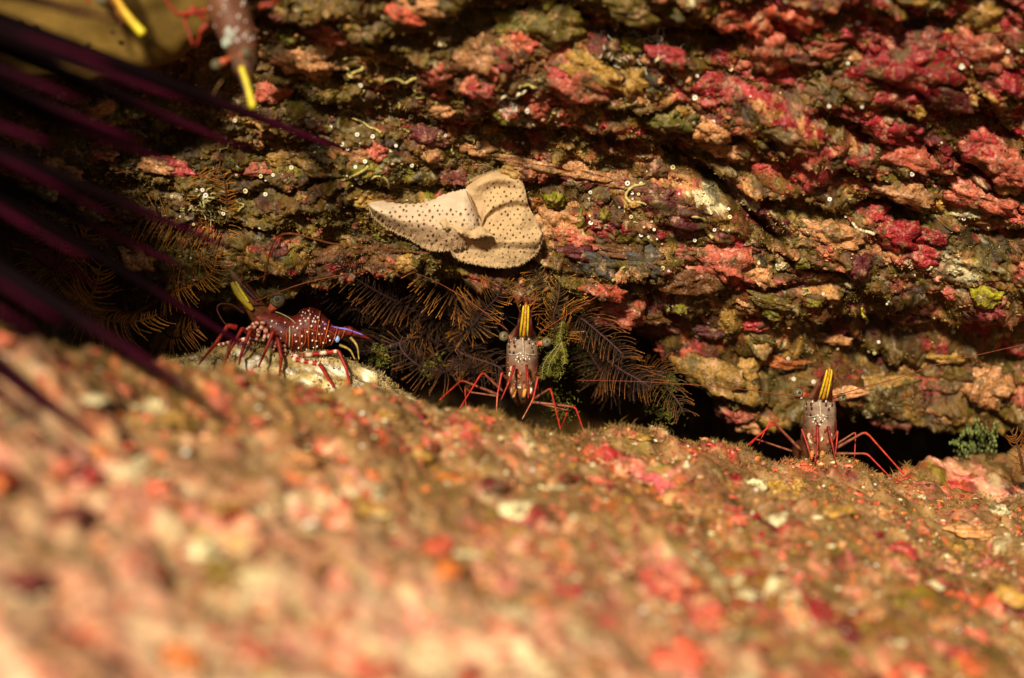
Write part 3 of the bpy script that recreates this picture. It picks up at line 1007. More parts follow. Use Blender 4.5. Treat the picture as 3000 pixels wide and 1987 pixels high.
YT, WT = lin(168, 152, 86), lin(196, 184, 148)
TUBES = [
    ([(1890, 540), (1850, 548), (1832, 575), (1850, 592), (1885, 592), (1894, 600)], 0.034, YT, 'hooked yellow worm tube beside the maroon crust dotted with white coils'),
    ([(2000, 622), (2030, 636), (2062, 640), (2066, 668), (2090, 700)], 0.034, YT, 'bent yellow worm tube below the maroon crust, pointing down at its end'),
    ([(1826, 780), (1812, 802), (1796, 822)], 0.032, YT, 'short straight pale worm tube above the knobbly pink lump'),
    ([(1126, 521), (1110, 516), (1090, 527), (1092, 520), (1122, 518), (1138, 540), (1140, 555)], 0.022, YT, 'thin curled worm tube just above the pointed end of the sponge'),
    ([(1000, 530), (1030, 518), (1062, 504), (1078, 488)], 0.028, YT, 'ringed yellow worm tube slanting up beside the pointed end of the sponge'),
    ([(1095, 262), (1130, 236), (1165, 232), (1188, 246), (1210, 232), (1240, 226), (1262, 240)], 0.034, YT, 'long zigzag yellow worm tube left of the pink knobs at the top'),
    ([(1020, 200), (1030, 230), (1020, 215), (1060, 205), (1062, 200)], 0.03, YT, 'folded pale worm tube at the dark patch right of the hanging shrimp'),
    ([(1005, 172), (1050, 168), (1090, 172), (1112, 200), (1098, 222)], 0.028, YT, 'arched yellow worm tube over a dark hollow, right of the hanging shrimp'),
    ([(1455, 300), (1475, 282), (1500, 290), (1520, 276), (1540, 266)], 0.032, WT, 'wavy white worm tube under the red crust near the top'),
    ([(1520, 255), (1545, 250), (1570, 262)], 0.026, YT, 'short yellow worm tube right of the red crust near the top'),
    ([(1470, 440), (1492, 452), (1518, 446)], 0.026, YT, 'yellow worm tube lying against the pale pink ledge above the sponge'),
    ([(2495, 652), (2515, 672), (2560, 686)], 0.034, WT, 'pale curved worm tube left of the red lump on the right'),
    ([(2522, 900), (2530, 925), (2545, 945)], 0.026, lin(196, 186, 60), 'small yellow worm tube under the maroon ball'),
    ([(2885, 918), (2905, 912), (2912, 895), (2925, 890)], 0.034, lin(206, 196, 60), 'bright yellow hooked worm tube under the yellow growth at the edge'),
    ([(215, 320), (225, 345), (250, 360), (240, 375), (215, 378)], 0.030, YT, 'curled yellow worm tube behind the dark urchin spines'),
    ([(690, 590), (712, 600), (700, 618)], 0.024, YT, 'small curled worm tube beside the upper feather star'),
    ([(2030, 890), (2055, 880), (2078, 876)], 0.024, YT, 'thin straight yellow worm tube below the pink and cream crust'),
    ([(1050, 125), (1075, 145), (1100, 150)], 0.030, YT, 'pale worm tube at the lower edge of the pale pink cauliflower crust'),
    ([(1680, 655), (1700, 670), (1712, 690), (1705, 700)], 0.034, YT, 'thick pale worm tube beside the pink rock right of the sponge'),
    ([(1030, 350), (1065, 362), (1100, 380), (1115, 392)], 0.024, YT, 'yellow worm tube running along the dark ledge above the purple spine tip'),
]
for pts, r, c, lb in TUBES:
    worm_tube(pts, r, c, lb, 1.0)
for k in range(34):
    px, py = rng.uniform(600, 2950), rng.uniform(20, 900)
    if py > lip_py(px) - 40 or (1060 < px < 1640 and 480 < py < 790):
        continue
    a0 = rng.uniform(0, 6.28)
    pts = [(px, py)]
    for j in range(4):
        a0 += rng.normal(0, 0.9)
        pts.append((pts[-1][0] + 13 * math.cos(a0) * rng.uniform(0.6, 1.3), pts[-1][1] + 9 * math.sin(a0)))
    zone = ('near the upper left of the face' if px < 1200 else 'in the upper middle of the face' if px < 2000 else 'in the upper right of the face') if py < 420 else ('left of the sponge' if px < 1330 else 'right of the sponge' if px < 2200 else 'on the right below the red crusts')
    worm_tube(pts, rng.uniform(0.014, 0.024), YT * rng.uniform(0.6, 1.0), 'short thin yellowish worm tube ' + zone, 0.6)


# ================================================================ distinct growths
def growth(name, px, py, rx, ry, colour, label, cat, knob=None, out=0.45, spin=0.0, mat='smoothpiece'):
    o = wall_lump(px, py, rx, ry, colour, False, knob, out, spin, 0.6, name, mat)
    mw = o.matrix_world.copy()
    o.parent = None
    o.matrix_world = mw
    return tag(o, label, cat)


growth('sea_squirt', 1622, 582, 26, 24, lin(150, 140, 18), 'glossy yellow-green sea squirt just right of the sponge', 'sea squirt', True)
growth('sea_squirt', 1770, 630, 20, 18, lin(150, 128, 30), 'small olive sea squirt between pink crusts right of the sponge', 'sea squirt', False)
growth('sea_squirt', 1702, 640, 13, 24, lin(140, 130, 24), 'narrow yellow-green sea squirt on the pink rock right of the sponge', 'sea squirt', False)
growth('sea_squirt', 1850, 130, 34, 30, lin(128, 116, 20), 'green sea squirt in the white lacy crust near the top', 'sea squirt', False)
growth('sea_squirt', 1988, 905, 16, 15, lin(128, 120, 20), 'tiny green sea squirt on the lower ledge near the feather star tips', 'sea squirt', True)
growth('yellow_sponge', 2892, 862, 40, 26, lin(206, 190, 24), 'bright yellow knobbly sponge near the edge of the rock face', 'sponge', True)
growth('olive_sponge', 1620, 70, 90, 50, lin(120, 100, 16), 'blurred olive yellow sponge patch at the top of the rock', 'sponge', True, 0.2)
growth('olive_sponge', 1960, 350, 66, 36, lin(106, 98, 20), 'olive green sponge patch under the pink ledge', 'sponge', True, 0.2)
growth('barnacle_cluster', 930, 45, 34, 26, lin(210, 196, 140), 'pale ring shaped barnacle near the top edge', 'barnacle', True, 0.4)


def shell():
    """a clam crusted red: two valves with a dark gape between them"""
    root = empty('clam_shell', P(2400, 480, -1.1), 'gaping clam crusted with deep red and pink algae', 'clam')
    def valve(pts, bulge, cols, name, y0, tone):
        c = np.mean(pts, axis=0)
        b = MB()
        ring = catmull(list(pts) + [pts[0]], 40)[:-1]
        n = len(ring)
        rows = [np.array([tuple(P(a, bb, y0 + 0.25)) for a, bb in ring[:, :2]])]
        for f, d in ((1.0, 0.0), (0.97, -0.10), (0.86, -0.25), (0.65, -0.42), (0.4, -0.52), (0.15, -0.56)):
            q = c + (ring - c) * f
            rows.append(np.array([tuple(P(a + 2 * math.sin(i * 2.1), bb + 3 * math.sin(i * 1.3), y0 + d * bulge)) for i, (a, bb) in enumerate(q[:, :2])]))
        V = np.vstack(rows)
        m = len(rows)
        V[:, 1] += 0.16 * fbm(V[:, 0] * 2.5, V[:, 2] * 2.5, octaves=4)
        V[:, 0] += 0.06 * fbm(V[:, 0] * 4 + 9, V[:, 2] * 4, octaves=3)
        V[:, 2] += 0.06 * fbm(V[:, 0] * 4, V[:, 2] * 4 + 7, octaves=3)
        i = np.arange(m - 1)[:, None] * n
        j = np.arange(n)[None, :]
        k = (j + 1) % n
        Q = np.stack([i + j, i + k, i + n + k, i + n + j], -1).reshape(-1, 4)
        V = np.vstack([V, [tuple(P(c[0], c[1], y0 - 0.57 * bulge))]])
        T = np.stack([np.arange(n) + (m - 1) * n, (np.arange(n) + 1) % n + (m - 1) * n, np.full(n, m * n)], -1)
        w = np.clip(0.5 + 1.2 * fbm(V[:, 0] * 2.2 + tone, V[:, 2] * 2.2, octaves=3), 0, 1)[:, None]
        b.add(V, cols[0] * (1 - w) + cols[1] * w, Q, T)
        under(b.build(name, M['lump']), root)
    valve(np.array([(2296, 372), (2340, 400), (2420, 395), (2462, 440), (2455, 505), (2410, 545), (2355, 560), (2318, 500), (2290, 430)], float), 0.55, (lin(96, 18, 20), lin(170, 66, 60)), 'upper_valve', -0.72, 1.0)
    valve(np.array([(2190, 430), (2240, 415), (2278, 440), (2300, 510), (2345, 572), (2290, 575), (2230, 540), (2200, 490)], float), 0.5, (lin(112, 88, 34), lin(176, 62, 60)), 'lower_valve', -0.5, 4.0)


shell()


def lace(px, py, w, h, label, col=lin(206, 196, 176)):
    """white branching bryozoan: a tangle of short forking twigs"""
    b = MB()
    for k in range(int(w * 0.8)):
        x, y = rng.normal(px, w * 0.5), rng.normal(py, h * 0.5)
        a0 = rng.uniform(0, 6.28)
        p, nn = on_wall(x, y)
        pts = [np.array(tuple(p))]
        d = np.array([math.cos(a0), -0.5, math.sin(a0)])
        for j in range(5):
            d = d + rng.normal(0, 0.45, 3)
            d /= np.linalg.norm(d)
            pts.append(pts[-1] + d * 0.035)
        b.tube(pts, np.linspace(0.015, 0.008, 6), col * rng.uniform(0.6, 1.0), 5)
    root = empty('lace_bryozoan', on_wall(px, py)[0], label, 'bryozoan')
    o = under(b.build('twigs', M['shell']), root)
    o['kind'] = 'stuff'


lace(1880, 140, 110, 60, 'tangled white lacy bryozoan near the top of the rock')
lace(1485, 320, 30, 26, 'small white twiggy bryozoan under the red crust')
lace(600, 610, 80, 30, 'pale twiggy bryozoan on the dark rock beside the upper feather star', lin(176, 164, 104))
lace(270, 330, 90, 34, 'pale bryozoan tangle in the gap between the urchin spines', lin(168, 158, 100))


# ================================================================ the fan sponge with pores in the middle of the wall
def sheet(top, bottom, depth, nu, nv, pores, cols, mb_main, mb_in, thick=0.10, ripple=2.0):
    """a sheet between two traced edges; depth(u, v) gives y; pores: list of (u, v, ru, rv) in photograph pixels, cut right through"""
    T, B = catmull([(a, b, 0) for a, b in top], nu)[:, :2], catmull([(a, b, 0) for a, b in bottom], nu)[:, :2]
    i = np.arange(nu)
    rt = np.stack([0 * i, ripple * 0.5 * np.sin(i * 0.63) + ripple * 0.4 * np.sin(i * 0.29 + 1)], -1)
    rb = np.stack([0 * i, ripple * np.sin(i * 0.47) + ripple * 0.6 * np.sin(i * 1.13 + 2)], -1)
    v = np.linspace(0, 1, nv)
    G = T[:, None, :] * (1 - v)[None, :, None] + B[:, None, :] * v[None, :, None]
    G = G + rt[:, None, :] * ((1 - v) ** 9)[None, :, None] + rb[:, None, :] * (v ** 9)[None, :, None]
    u = np.linspace(0, 1, nu)[:, None] + 0 * v[None, :]
    vv = v[None, :] + 0 * u
    Yd = depth(u, vv, G[..., 0], G[..., 1])
    Yd = Yd + 0.05 * fbm(G[..., 0] * 0.012, G[..., 1] * 0.016, octaves=2) + 0.014 * fbm(G[..., 0] * 0.06, G[..., 1] * 0.06, octaves=4)
    s = (D + Yd) / D
    V = np.stack([(G[..., 0] - 1500) / PXC * s, Yd, (993.5 - G[..., 1]) / PXC * s], -1)
    keep = np.ones((nu - 1, nv - 1), bool)
    cx = 0.25 * (G[1:, 1:] + G[:-1, 1:] + G[1:, :-1] + G[:-1, :-1])
    for (a, b, ra, rb) in pores:
        keep &= ((cx[..., 0] - a) / ra) ** 2 + ((cx[..., 1] - b) / rb) ** 2 > 1
    ii, jj = np.meshgrid(np.arange(nu - 1), np.arange(nv - 1), indexing='ij')
    q = ii * nv + jj
    F = np.stack([q, q + 1, q + nv + 1, q + nv], -1)
    C = cols(u, vv, G[..., 0], G[..., 1])
    mb_main.add(V.reshape(-1, 3), C.reshape(-1, 3), F[keep].reshape(-1, 4))
    # the back skin, whole, a little behind
    st = 4
    Vb = V[::st, ::st].copy()
    e = np.minimum(np.minimum(u, 1 - u) * 8, np.minimum(vv, 1 - vv) * 6).clip(0, 1)[::st, ::st]
    Vb[..., 1] += 0.015 + 0.5 * thick * e
    a, b = Vb.shape[:2]
    ii, jj = np.meshgrid(np.arange(a - 1), np.arange(b - 1), indexing='ij')
    q = ii * b + jj
    mb_in.add(Vb.reshape(-1, 3), lin(152, 116, 66), np.stack([q, q + 1, q + b + 1, q + b], -1).reshape(-1, 4))
    return G, V


def zD(x, y):
    return (1030 + x * 0.2618, 450 + y * 0.2618)


def make_sponge():
    root = empty('fan_sponge', P(1330, 690, -0.2), 'cream fan shaped sponge with many dark pores and a folded middle', 'sponge')
    skin, inner = MB(), MB()
    peach, white, buff = lin(196, 160, 120), lin(204, 180, 154), lin(192, 160, 118)

    def pore_grid(x0, x1, y0, y1, step, r, tilt, skip):
        out = []
        row = 0
        y = y0
        while y < y1:
            x = x0 + (row % 2) * step * 0.5
            while x < x1:
                a, b = x + rng.normal(0, step * 0.14), y + rng.normal(0, step * 0.12)
                if not skip(a, b):
                    rr = r * rng.uniform(0.45, 1.15)
                    p = zD(a, b + tilt * (a - x0))
                    out.append((p[0], p[1], rr * 0.2618 * rng.uniform(0.8, 1.1), rr * 0.2618 * rng.uniform(1.0, 1.35)))
                x += step
            y += step * 0.72
            row += 1
        return out

    # left lobe, narrow at its outer end
    top = [zD(*p) for p in [(180, 545), (260, 515), (480, 555), (700, 562), (860, 535), (1040, 455), (1190, 415), (1285, 400), (1330, 470), (1400, 600), (1450, 760), (1560, 900)]]
    bot = [zD(*p) for p in [(190, 590), (240, 700), (330, 780), (470, 870), (600, 925), (730, 1000), (880, 1075), (1040, 1082), (1200, 1068), (1330, 1055), (1450, 1035), (1600, 990)]]
    dep = lambda u, v, a, b: -0.45 - 0.33 * np.sin(np.clip(v, 0, 1) * math.pi * 0.9) - 0.18 * u + 0.30 * (1 - u) ** 2 + 0.20 * smooth(0.55, 1.0, v) + 0.42 * smooth(0.72, 1.0, u)
    colL = lambda u, v, a, b: white + (peach - white) * (smooth(0.25, 0.9, v) * 0.8 + 0.2 * u)[..., None]
    sheet(top, bot, dep, 330, 130, pore_grid(230, 1500, 600, 1070, 76, 14.5, -0.02, lambda a, b: b < 570 + max(0, 900 - a) * 0.08 or (a > 1050 and b < 620)), colL, skin, inner)
    # right lobe, a wide fan
    top = [zD(*p) for p in [(1275, 430), (1290, 330), (1390, 275), (1540, 222), (1690, 190), (1810, 215), (1900, 290), (1945, 420), (1975, 560), (2025, 670), (2080, 760), (2115, 850)]]
    bot = [zD(*p) for p in [(1300, 520), (1240, 700), (1180, 900), (1110, 1090), (1200, 1180), (1330, 1222), (1480, 1252), (1680, 1272), (1880, 1240), (2030, 1150), (2100, 1050), (2140, 930)]]

    def dep2(u, v, a, b):
        x, y = (a - 1030) / 0.2618, (b - 450) / 0.2618
        d = -0.30 - 0.16 * np.sin(v * math.pi)
        d = d - 0.20 * smooth(150, 0, np.abs(np.hypot(x - 1660, (y - 520) * 1.2) - 300)) * smooth(560, 300, y)      # rolled upper rim
        cy = np.interp(x, [1400, 1450, 1500, 1600, 1720, 1850, 1960], [980, 830, 720, 630, 575, 560, 580])           # the fold across it
        d = d - 0.17 * smooth(-40, 50, cy - y) * smooth(-240, 0, y - cy) * smooth(1420, 1480, x)
        d = d - 0.14 * smooth(150, 0, np.hypot((x - 1890) * 0.8, y - 760))
        d = d - 0.12 * smooth(1080, 980, y) * smooth(760, 980, y)                                                    # lower shelf
        return d

    colR = lambda u, v, a, b: buff + (peach - buff) * (0.5 + 0.5 * np.sin(a * 0.02))[..., None] * 0.6
    sheet(top, bot, dep2, 360, 190, pore_grid(1130, 2130, 330, 1260, 72, 11.5, 0.0, lambda a, b: (a < 1480 and b < 820) or math.hypot(a - 1340, b - 900) < 190), colR, skin, inner)
    # the ruffled lip that hangs over between the two lobes
    top = [zD(*p) for p in [(1290, 400), (1330, 520), (1400, 640), (1440, 740), (1470, 800), (1520, 850), (1580, 905)]]
    bot = [zD(*p) for p in [(1270, 430), (1190, 590), (1080, 720), (1130, 830), (1220, 890), (1330, 945), (1560, 935)]]
    top = [zD(*p) for p in [(985, 745), (1060, 722), (1150, 765), (1250, 815), (1330, 820), (1430, 815), (1480, 830), (1580, 900)]]
    bot = [zD(*p) for p in [(990, 775), (1050, 850), (1130, 838), (1190, 880), (1270, 925), (1370, 950), (1450, 935), (1570, 925)]]
    dep3 = lambda u, v, a, b: -0.74 - 0.16 * np.sin(v * math.pi * 0.7) - 0.05 * np.sin(u * 17)
    sheet(top, bot, dep3, 170, 40, [], lambda u, v, a, b: (lin(200, 168, 126) + 0 * u[..., None]), skin, inner, 0.06, 1.2)
    # the upright pleat
    top = [zD(*p) for p in [(1275, 405), (1300, 480), (1330, 560), (1380, 640), (1410, 690)]]
    bot = [zD(*p) for p in [(1340, 480), (1350, 500), (1375, 570), (1405, 640), (1425, 680)]]
    dep4 = lambda u, v, a, b: -0.62 - 0.20 * np.sin(v * math.pi)
    sheet(top, bot, dep4, 60, 24, [], lambda u, v, a, b: (peach + 0 * u[..., None]), skin, inner, 0.05, 0.5)
    under(skin.build('pored_skin', M['sponge']), root)
    under(inner.build('inner_tissue', M['sponge']), root)
    # bristly margin
    fr = MB()
    edges = [(top_, 1) for top_ in ([zD(*p) for p in [(1290, 330), (1390, 275), (1540, 222), (1690, 190), (1810, 215), (1905, 290)]],)]
    edges += [([zD(*p) for p in [(190, 590), (240, 700), (330, 780), (470, 870), (600, 925), (730, 1000), (880, 1075), (1040, 1082), (1200, 1068)]], -1),
              ([zD(*p) for p in [(1110, 1090), (1200, 1180), (1330, 1222), (1480, 1252), (1680, 1272), (1880, 1240), (2030, 1150), (2100, 1050), (2140, 930)]], -1)]
    for pts, sg in edges:
        c = catmull([(a, b, 0) for a, b in pts], 230)
        for (a, b, _) in c:
            p0 = np.array(tuple(P(a + rng.normal(0, 1.5), b + sg * rng.uniform(-1, 3), -0.42)))
            d = np.array([rng.normal(0, 0.5), -0.4, sg * 1.0])
            L = rng.uniform(0.012, 0.045)
            fr.tube([p0, p0 + d * L * 0.6, p0 + d * L], [0.006, 0.004, 0.002], lin(196, 164, 122), 3, caps=False)
    o = fr.build('bristles', M['sponge'])
    o['kind'] = 'stuff'
    under(o, root)


make_sponge()


def tan_mass():
    """the smooth olive tan sponge in the upper corner, out of the plane in focus"""
    root = empty('mound_sponge', P(260, 60, -4.4), 'smooth dull olive tan sponge mound in the upper corner behind hanging shrimps', 'sponge')
    b = MB()
    b.ball((0, 0, 0), 1, lin(150, 118, 52), 64, 40)
    v = b.V[0]
    d = 1 + 0.10 * fbm(v[:, 0] * 1.6, v[:, 1] * 1.6, v[:, 2] * 1.6, 3) + 0.02 * fbm(v[:, 0] * 7, v[:, 1] * 7, v[:, 2] * 7, 2)
    v = v * d[:, None] * np.array([2.6, 0.9, 1.35])
    a = 0.10
    x, z = v[:, 0].copy(), v[:, 2].copy()
    v[:, 0], v[:, 2] = x * math.cos(a) - z * math.sin(a), x * math.sin(a) + z * math.cos(a)
    v[:, 1] += 0.3 * (v[:, 2])
    b.V[0] = v + np.array(tuple(P(240, 20, -2.7)))
    t = np.clip(0.5 + fbm(v[:, 0] * 1.5, v[:, 2] * 1.5, octaves=3), 0, 1)[:, None]
    b.C[0] = lin(92, 70, 26) * (1 - t) + lin(122, 94, 40) * t
    under(b.build('body', M['sponge']), root)
    c = MB()
    for px, py in ((105, 75), (160, 110), (60, 60), (260, 130), (330, 95)):
        c.ball(P(px, py, -3.75), (0.05, 0.03, 0.04), lin(70, 52, 20), 8, 5)
    under(c.build('openings', M['sponge']), root)


tan_mass()


# ================================================================ feather stars in the crevice
def extra_arms(n, px0, px1, py0, py1, cx, cy, y0, cols):
    """further, dimmer arms behind the traced ones"""
    out = []
    for k in range(n):
        ex, ey = rng.uniform(px0, px1), rng.uniform(py0, py1)
        y = y0 + rng.uniform(0, 0.9)
        mx, my = 0.5 * (ex + cx) + rng.normal(0, 40), 0.5 * (ey + cy) + rng.normal(-20, 25)
        out.append(dict(p=[(0.25 * ex + 0.75 * cx, 0.25 * ey + 0.75 * cy, y + 0.6), (mx, my, y + 0.2), (ex, ey, y), (ex + rng.normal(0, 25), ey + rng.normal(10, 25), y + 0.1)],
                        side=(rng.uniform(0.9, 1.3), rng.uniform(0.9, 1.3)), curl=(rng.normal(0, 0.15), 0, rng.normal(-0.15, 0.2)), c=cols))
    return out


def feather_star(name, label, centre, arms, rach, pin, tip, pl=0.50, step=0.062, droop=(0, 0, -0.25), more=None):
    """arms: traced [(px, py, y), ...] from the base outwards; each arm has a row of curved pinnules on either side"""
    root = empty(name, centre, label, 'feather star', 'feather stars in the crevice')
    b = MB()
    b.ball(centre, (0.22, 0.22, 0.16), rach * 0.8, 12, 8, lump=0.2)
    under(b.build('cup', M['feather']), root)
    arms = list(arms) + extra_arms(*more) if more else arms
    for ai, arm in enumerate(arms):
        pts = [tuple(P(*p)) for p in arm['p']]
        if arm.get('root', True):
            p0, p1 = np.array(tuple(centre)), np.array(pts[0])
            pts = [tuple(p0), tuple(0.5 * (p0 + p1) + np.array([0, 0.5, 0.1]))] + pts
        c = catmull(pts, 90)
        L = np.concatenate([[0], np.cumsum(np.linalg.norm(np.diff(c, axis=0), axis=1))])
        n = max(8, int(L[-1] / 0.045))
        t = np.linspace(0, L[-1], n)
        c = np.stack([np.interp(t, L, c[:, k]) for k in range(3)], -1)
        rr = np.linspace(0.042, 0.016, n) * (1 + 0.12 * np.sin(np.arange(n) * 2.1)) * arm.get('fat', 1.0)
        rb = MB()
        cr, cp, ct = arm.get('c', (rach, pin, tip))
        rb.tube(c, rr, np.outer(1 + 0.15 * np.sin(np.arange(n) * 2.1), cr), 6)
        ro = under(rb.build('arm', M['feather']), root)
        tan = np.gradient(c, axis=0)
        tan /= np.linalg.norm(tan, axis=1)[:, None]
        pb = MB()
        side_w = arm.get('side', (1.0, 1.0))
        acc = 0.0
        tstart = 0.35 if arm.get('root', True) else 0.0
        for k in np.arange(tstart * L[-1], L[-1], step):
            i = min(n - 1, int(k / L[-1] * (n - 1)))
            T = tan[i]
            view = np.array([0.15 * math.sin(ai), -1.0, 0.1])
            S = np.cross(T, view)
            S /= np.linalg.norm(S)
            f = k / L[-1]
            for sg, sw in ((1, side_w[0]), (-1, side_w[1])):
                ln = pl * arm.get('len', 1.0) * sw * (0.55 + 0.75 * math.sin(math.pi * min(1, 0.25 + 0.7 * f))) * rng.uniform(0.85, 1.12)
                ln *= 1.0 if rng.random() > 0.12 else rng.uniform(0.3, 0.8)
                if ln < 0.08 or rng.random() < 0.06:
                    continue
                d = sg * S * 0.85 + T * rng.uniform(0.2, 0.55) + np.array([0, rng.uniform(-0.55, 0.25), 0])
                curl = np.asarray(arm.get('curl', droop)) + T * 0.25
                q = [c[i]]
                for j in range(6):
                    d = d / np.linalg.norm(d)
                    q.append(q[-1] + d * ln / 6)
                    d = d + curl * 0.30 + rng.normal(0, 0.06, 3)
                w = np.linspace(0, 1, 7)[:, None]
                col = cp * (1 - w) + ct * w
                q = catmull(q, 11)
                w = np.linspace(0, 1, 11)
                bead = 1 + 0.28 * np.cos(np.arange(11) * math.pi)
                pb.tube(q, np.linspace(0.0120, 0.0070, 11) * bead, (cp[None] * (1 - w[:, None] ** 2) + ct[None] * w[:, None] ** 2) * rng.uniform(0.55, 1.1), 4, caps=False)
        if pb.n:
            o = pb.build('pinnules', M['feather'])
            o['kind'] = 'stuff'
            o.parent = ro
            o.matrix_parent_inverse = Matrix.Translation(-Vector(root.location))
            o.matrix_parent_inverse = Matrix.Identity(4)
            o.matrix_local = Matrix.Identity(4)


GOLD, AMBER, UMBER, PLUM, BROWN = lin(186, 120, 40), lin(134, 80, 26), lin(66, 38, 18), lin(60, 34, 32), lin(46, 28, 14)
feather_star('feather_star', 'golden feather star with curling arms behind the urchin spines', P(380, 930, 2.0), [
    dict(p=[(250, 905, 0.6), (290, 928, 0.2), (340, 942, 0.0), (400, 942, 0.0), (462, 922, 0.3)], side=(1.2, 0.4), curl=(0.1, 0, 0.15), c=(AMBER, GOLD, GOLD)),
    dict(p=[(247, 915, 0.4), (262, 880, 0.1), (281, 836, 0.0), (296, 773, 0.1)], side=(1.1, 1.2), curl=(0, 0, 0.1), c=(AMBER, GOLD, GOLD)),
    dict(p=[(505, 858, 0.5), (574, 832, 0.1), (622, 796, -0.1), (638, 739, 0.1)], side=(0.8, 1.25), curl=(0, 0, -0.35), c=(AMBER, GOLD, GOLD)),
    dict(p=[(500, 990, 1.2), (545, 978, 0.9), (585, 957, 0.7)], side=(1.0, 1.0), c=(BROWN, AMBER, AMBER)),
    dict(p=[(240, 720, 0.5), (252, 680, 0.2), (264, 612, 0.3)], side=(1.1, 1.1), curl=(0, 0, 0.1), c=(AMBER, GOLD, GOLD)),
    dict(p=[(150, 800, 0.8), (200, 750, 0.3), (230, 730, 0.2)], side=(1.0, 0.9), c=(UMBER, AMBER, GOLD)),
    dict(p=[(120, 770, 0.6), (90, 700, 0.2), (78, 640, 0.1)], side=(0.8, 0.9), c=(UMBER, AMBER, GOLD)),
], AMBER, AMBER, GOLD, more=(7, 20, 420, 600, 880, 380, 930, 0.7, (UMBER, BROWN, AMBER)))
feather_star('feather_star', 'tall golden brown feather star arched over the rock above the golden one', P(560, 860, 2.4), [
    dict(p=[(640, 752, 0.7), (664, 660, 0.0), (664, 580, -0.4), (652, 515, -0.6), (618, 484, -0.6), (560, 478, -0.5)], side=(0.5, 1.35), curl=(-0.1, 0, -0.4), c=(UMBER, AMBER, GOLD)),
    dict(p=[(690, 668, 0.5), (600, 655, 0.0), (500, 648, -0.2), (400, 640, 0.0)], side=(1.1, 1.1), curl=(0.1, 0, -0.3), c=(UMBER, AMBER, GOLD)),
    dict(p=[(420, 640, 0.4), (340, 560, 0.0), (296, 520, -0.1), (285, 495, -0.1)], side=(1.2, 1.0), curl=(0.3, 0, -0.1), c=(UMBER, AMBER, AMBER)),
    dict(p=[(470, 800, 0.9), (410, 730, 0.3), (380, 690, 0.2)], side=(0.9, 0.9), c=(UMBER, AMBER, AMBER)),
    dict(p=[(600, 800, 0.9), (560, 740, 0.5), (520, 720, 0.4)], side=(0.9, 0.9), c=(UMBER, AMBER, AMBER)),
], UMBER, AMBER, GOLD, pl=0.6, more=(5, 330, 680, 560, 860, 560, 860, 0.8, (UMBER, BROWN, AMBER)))
feather_star('feather_star', 'dark plum feather star hanging behind the middle shrimp under the sponge', P(1330, 950, 3.4), [
    dict(p=[(1195, 896, 1.6), (1145, 876, 1.1), (1070, 834, 0.6), (1022, 801, 0.3), (980, 757, 0.1)], side=(1.1, 1.1), curl=(0.05, 0, -0.2), c=(PLUM, BROWN, AMBER)),
    dict(p=[(1040, 880, 1.5), (956, 816, 0.7), (884, 783, 0.3), (830, 765, 0.2)], side=(0.9, 0.9), c=(PLUM, BROWN, BROWN)),
    dict(p=[(1345, 868, 1.4), (1280, 833, 0.7), (1244, 798, 0.3), (1199, 754, 0.1)], side=(1.1, 1.2), curl=(0.05, 0, -0.25), c=(UMBER, BROWN, GOLD)),
    dict(p=[(1380, 960, 1.3), (1420, 910, 0.6), (1458, 868, 0.2), (1466, 830, 0.1)], side=(0.9, 1.3), curl=(-0.15, 0, 0.05), c=(PLUM, BROWN, GOLD)),
    dict(p=[(1320, 1085, 1.6), (1250, 1080, 1.0), (1202, 1053, 0.8), (1172, 1015, 0.8), (1180, 985, 0.9)], side=(1.0, 1.1), curl=(0, 0, -0.2), c=(PLUM, BROWN, AMBER)),
    dict(p=[(1400, 1100, 1.8), (1380, 1080, 1.2), (1350, 1068, 1.0), (1330, 1080, 0.9)], side=(0.8, 0.8), c=(PLUM, BROWN, AMBER)),
    dict(p=[(1300, 930, 2.0), (1320, 890, 1.3), (1395, 855, 0.8)], side=(1.1, 1.0), c=(UMBER, BROWN, AMBER)),
], PLUM, BROWN, GOLD, pl=0.5, more=(10, 900, 1500, 790, 1080, 1330, 950, 1.0, (PLUM, BROWN, UMBER)))
feather_star('feather_star', 'brown feather star draped behind the rostrum of the middle shrimp', P(1650, 1000, 2.6), [
    dict(p=[(1640, 935, 0.9), (1620, 868, 0.5), (1585, 818, 0.2), (1560, 780, 0.1)], side=(1.3, 1.1), curl=(0.2, 0, -0.3), c=(UMBER, BROWN, GOLD)),
    dict(p=[(1630, 960, 0.9), (1638, 990, 0.5), (1622, 930, 0.3), (1634, 880, 0.2), (1640, 830, 0.2)], side=(0.9, 0.9), curl=(0, 0, 0.35), c=(UMBER, BROWN, GOLD)),
    dict(p=[(1590, 870, 0.9), (1560, 850, 0.6), (1510, 840, 0.5), (1480, 848, 0.4)], side=(1.0, 1.0), c=(UMBER, BROWN, AMBER)),
], UMBER, BROWN, GOLD, pl=0.5)
feather_star('feather_star', 'brown feather star with hanging arms under the pink lump right of the middle shrimp', P(1790, 1150, 3.0), [
    dict(p=[(1692, 930, 1.0), (1768, 986, 0.6), (1814, 1028, 0.4), (1830, 1051, 0.4)], side=(1.0, 1.3), curl=(-0.1, 0, -0.4), c=(PLUM, BROWN, AMBER)),
    dict(p=[(1780, 1060, 1.2), (1830, 1090, 0.7), (1880, 1118, 0.5), (1912, 1140, 0.5)], side=(1.1, 1.3), curl=(0, 0, -0.4), c=(PLUM, BROWN, AMBER)),
    dict(p=[(1930, 1100, 1.0), (1954, 1136, 0.6), (1985, 1176, 0.4), (2003, 1210, 0.4)], side=(1.0, 1.0), curl=(0, 0, -0.3), c=(UMBER, BROWN, AMBER)),
], PLUM, BROWN, AMBER, pl=0.5, more=(5, 1660, 1960, 930, 1180, 1790, 1150, 1.0, (PLUM, BROWN, UMBER)))
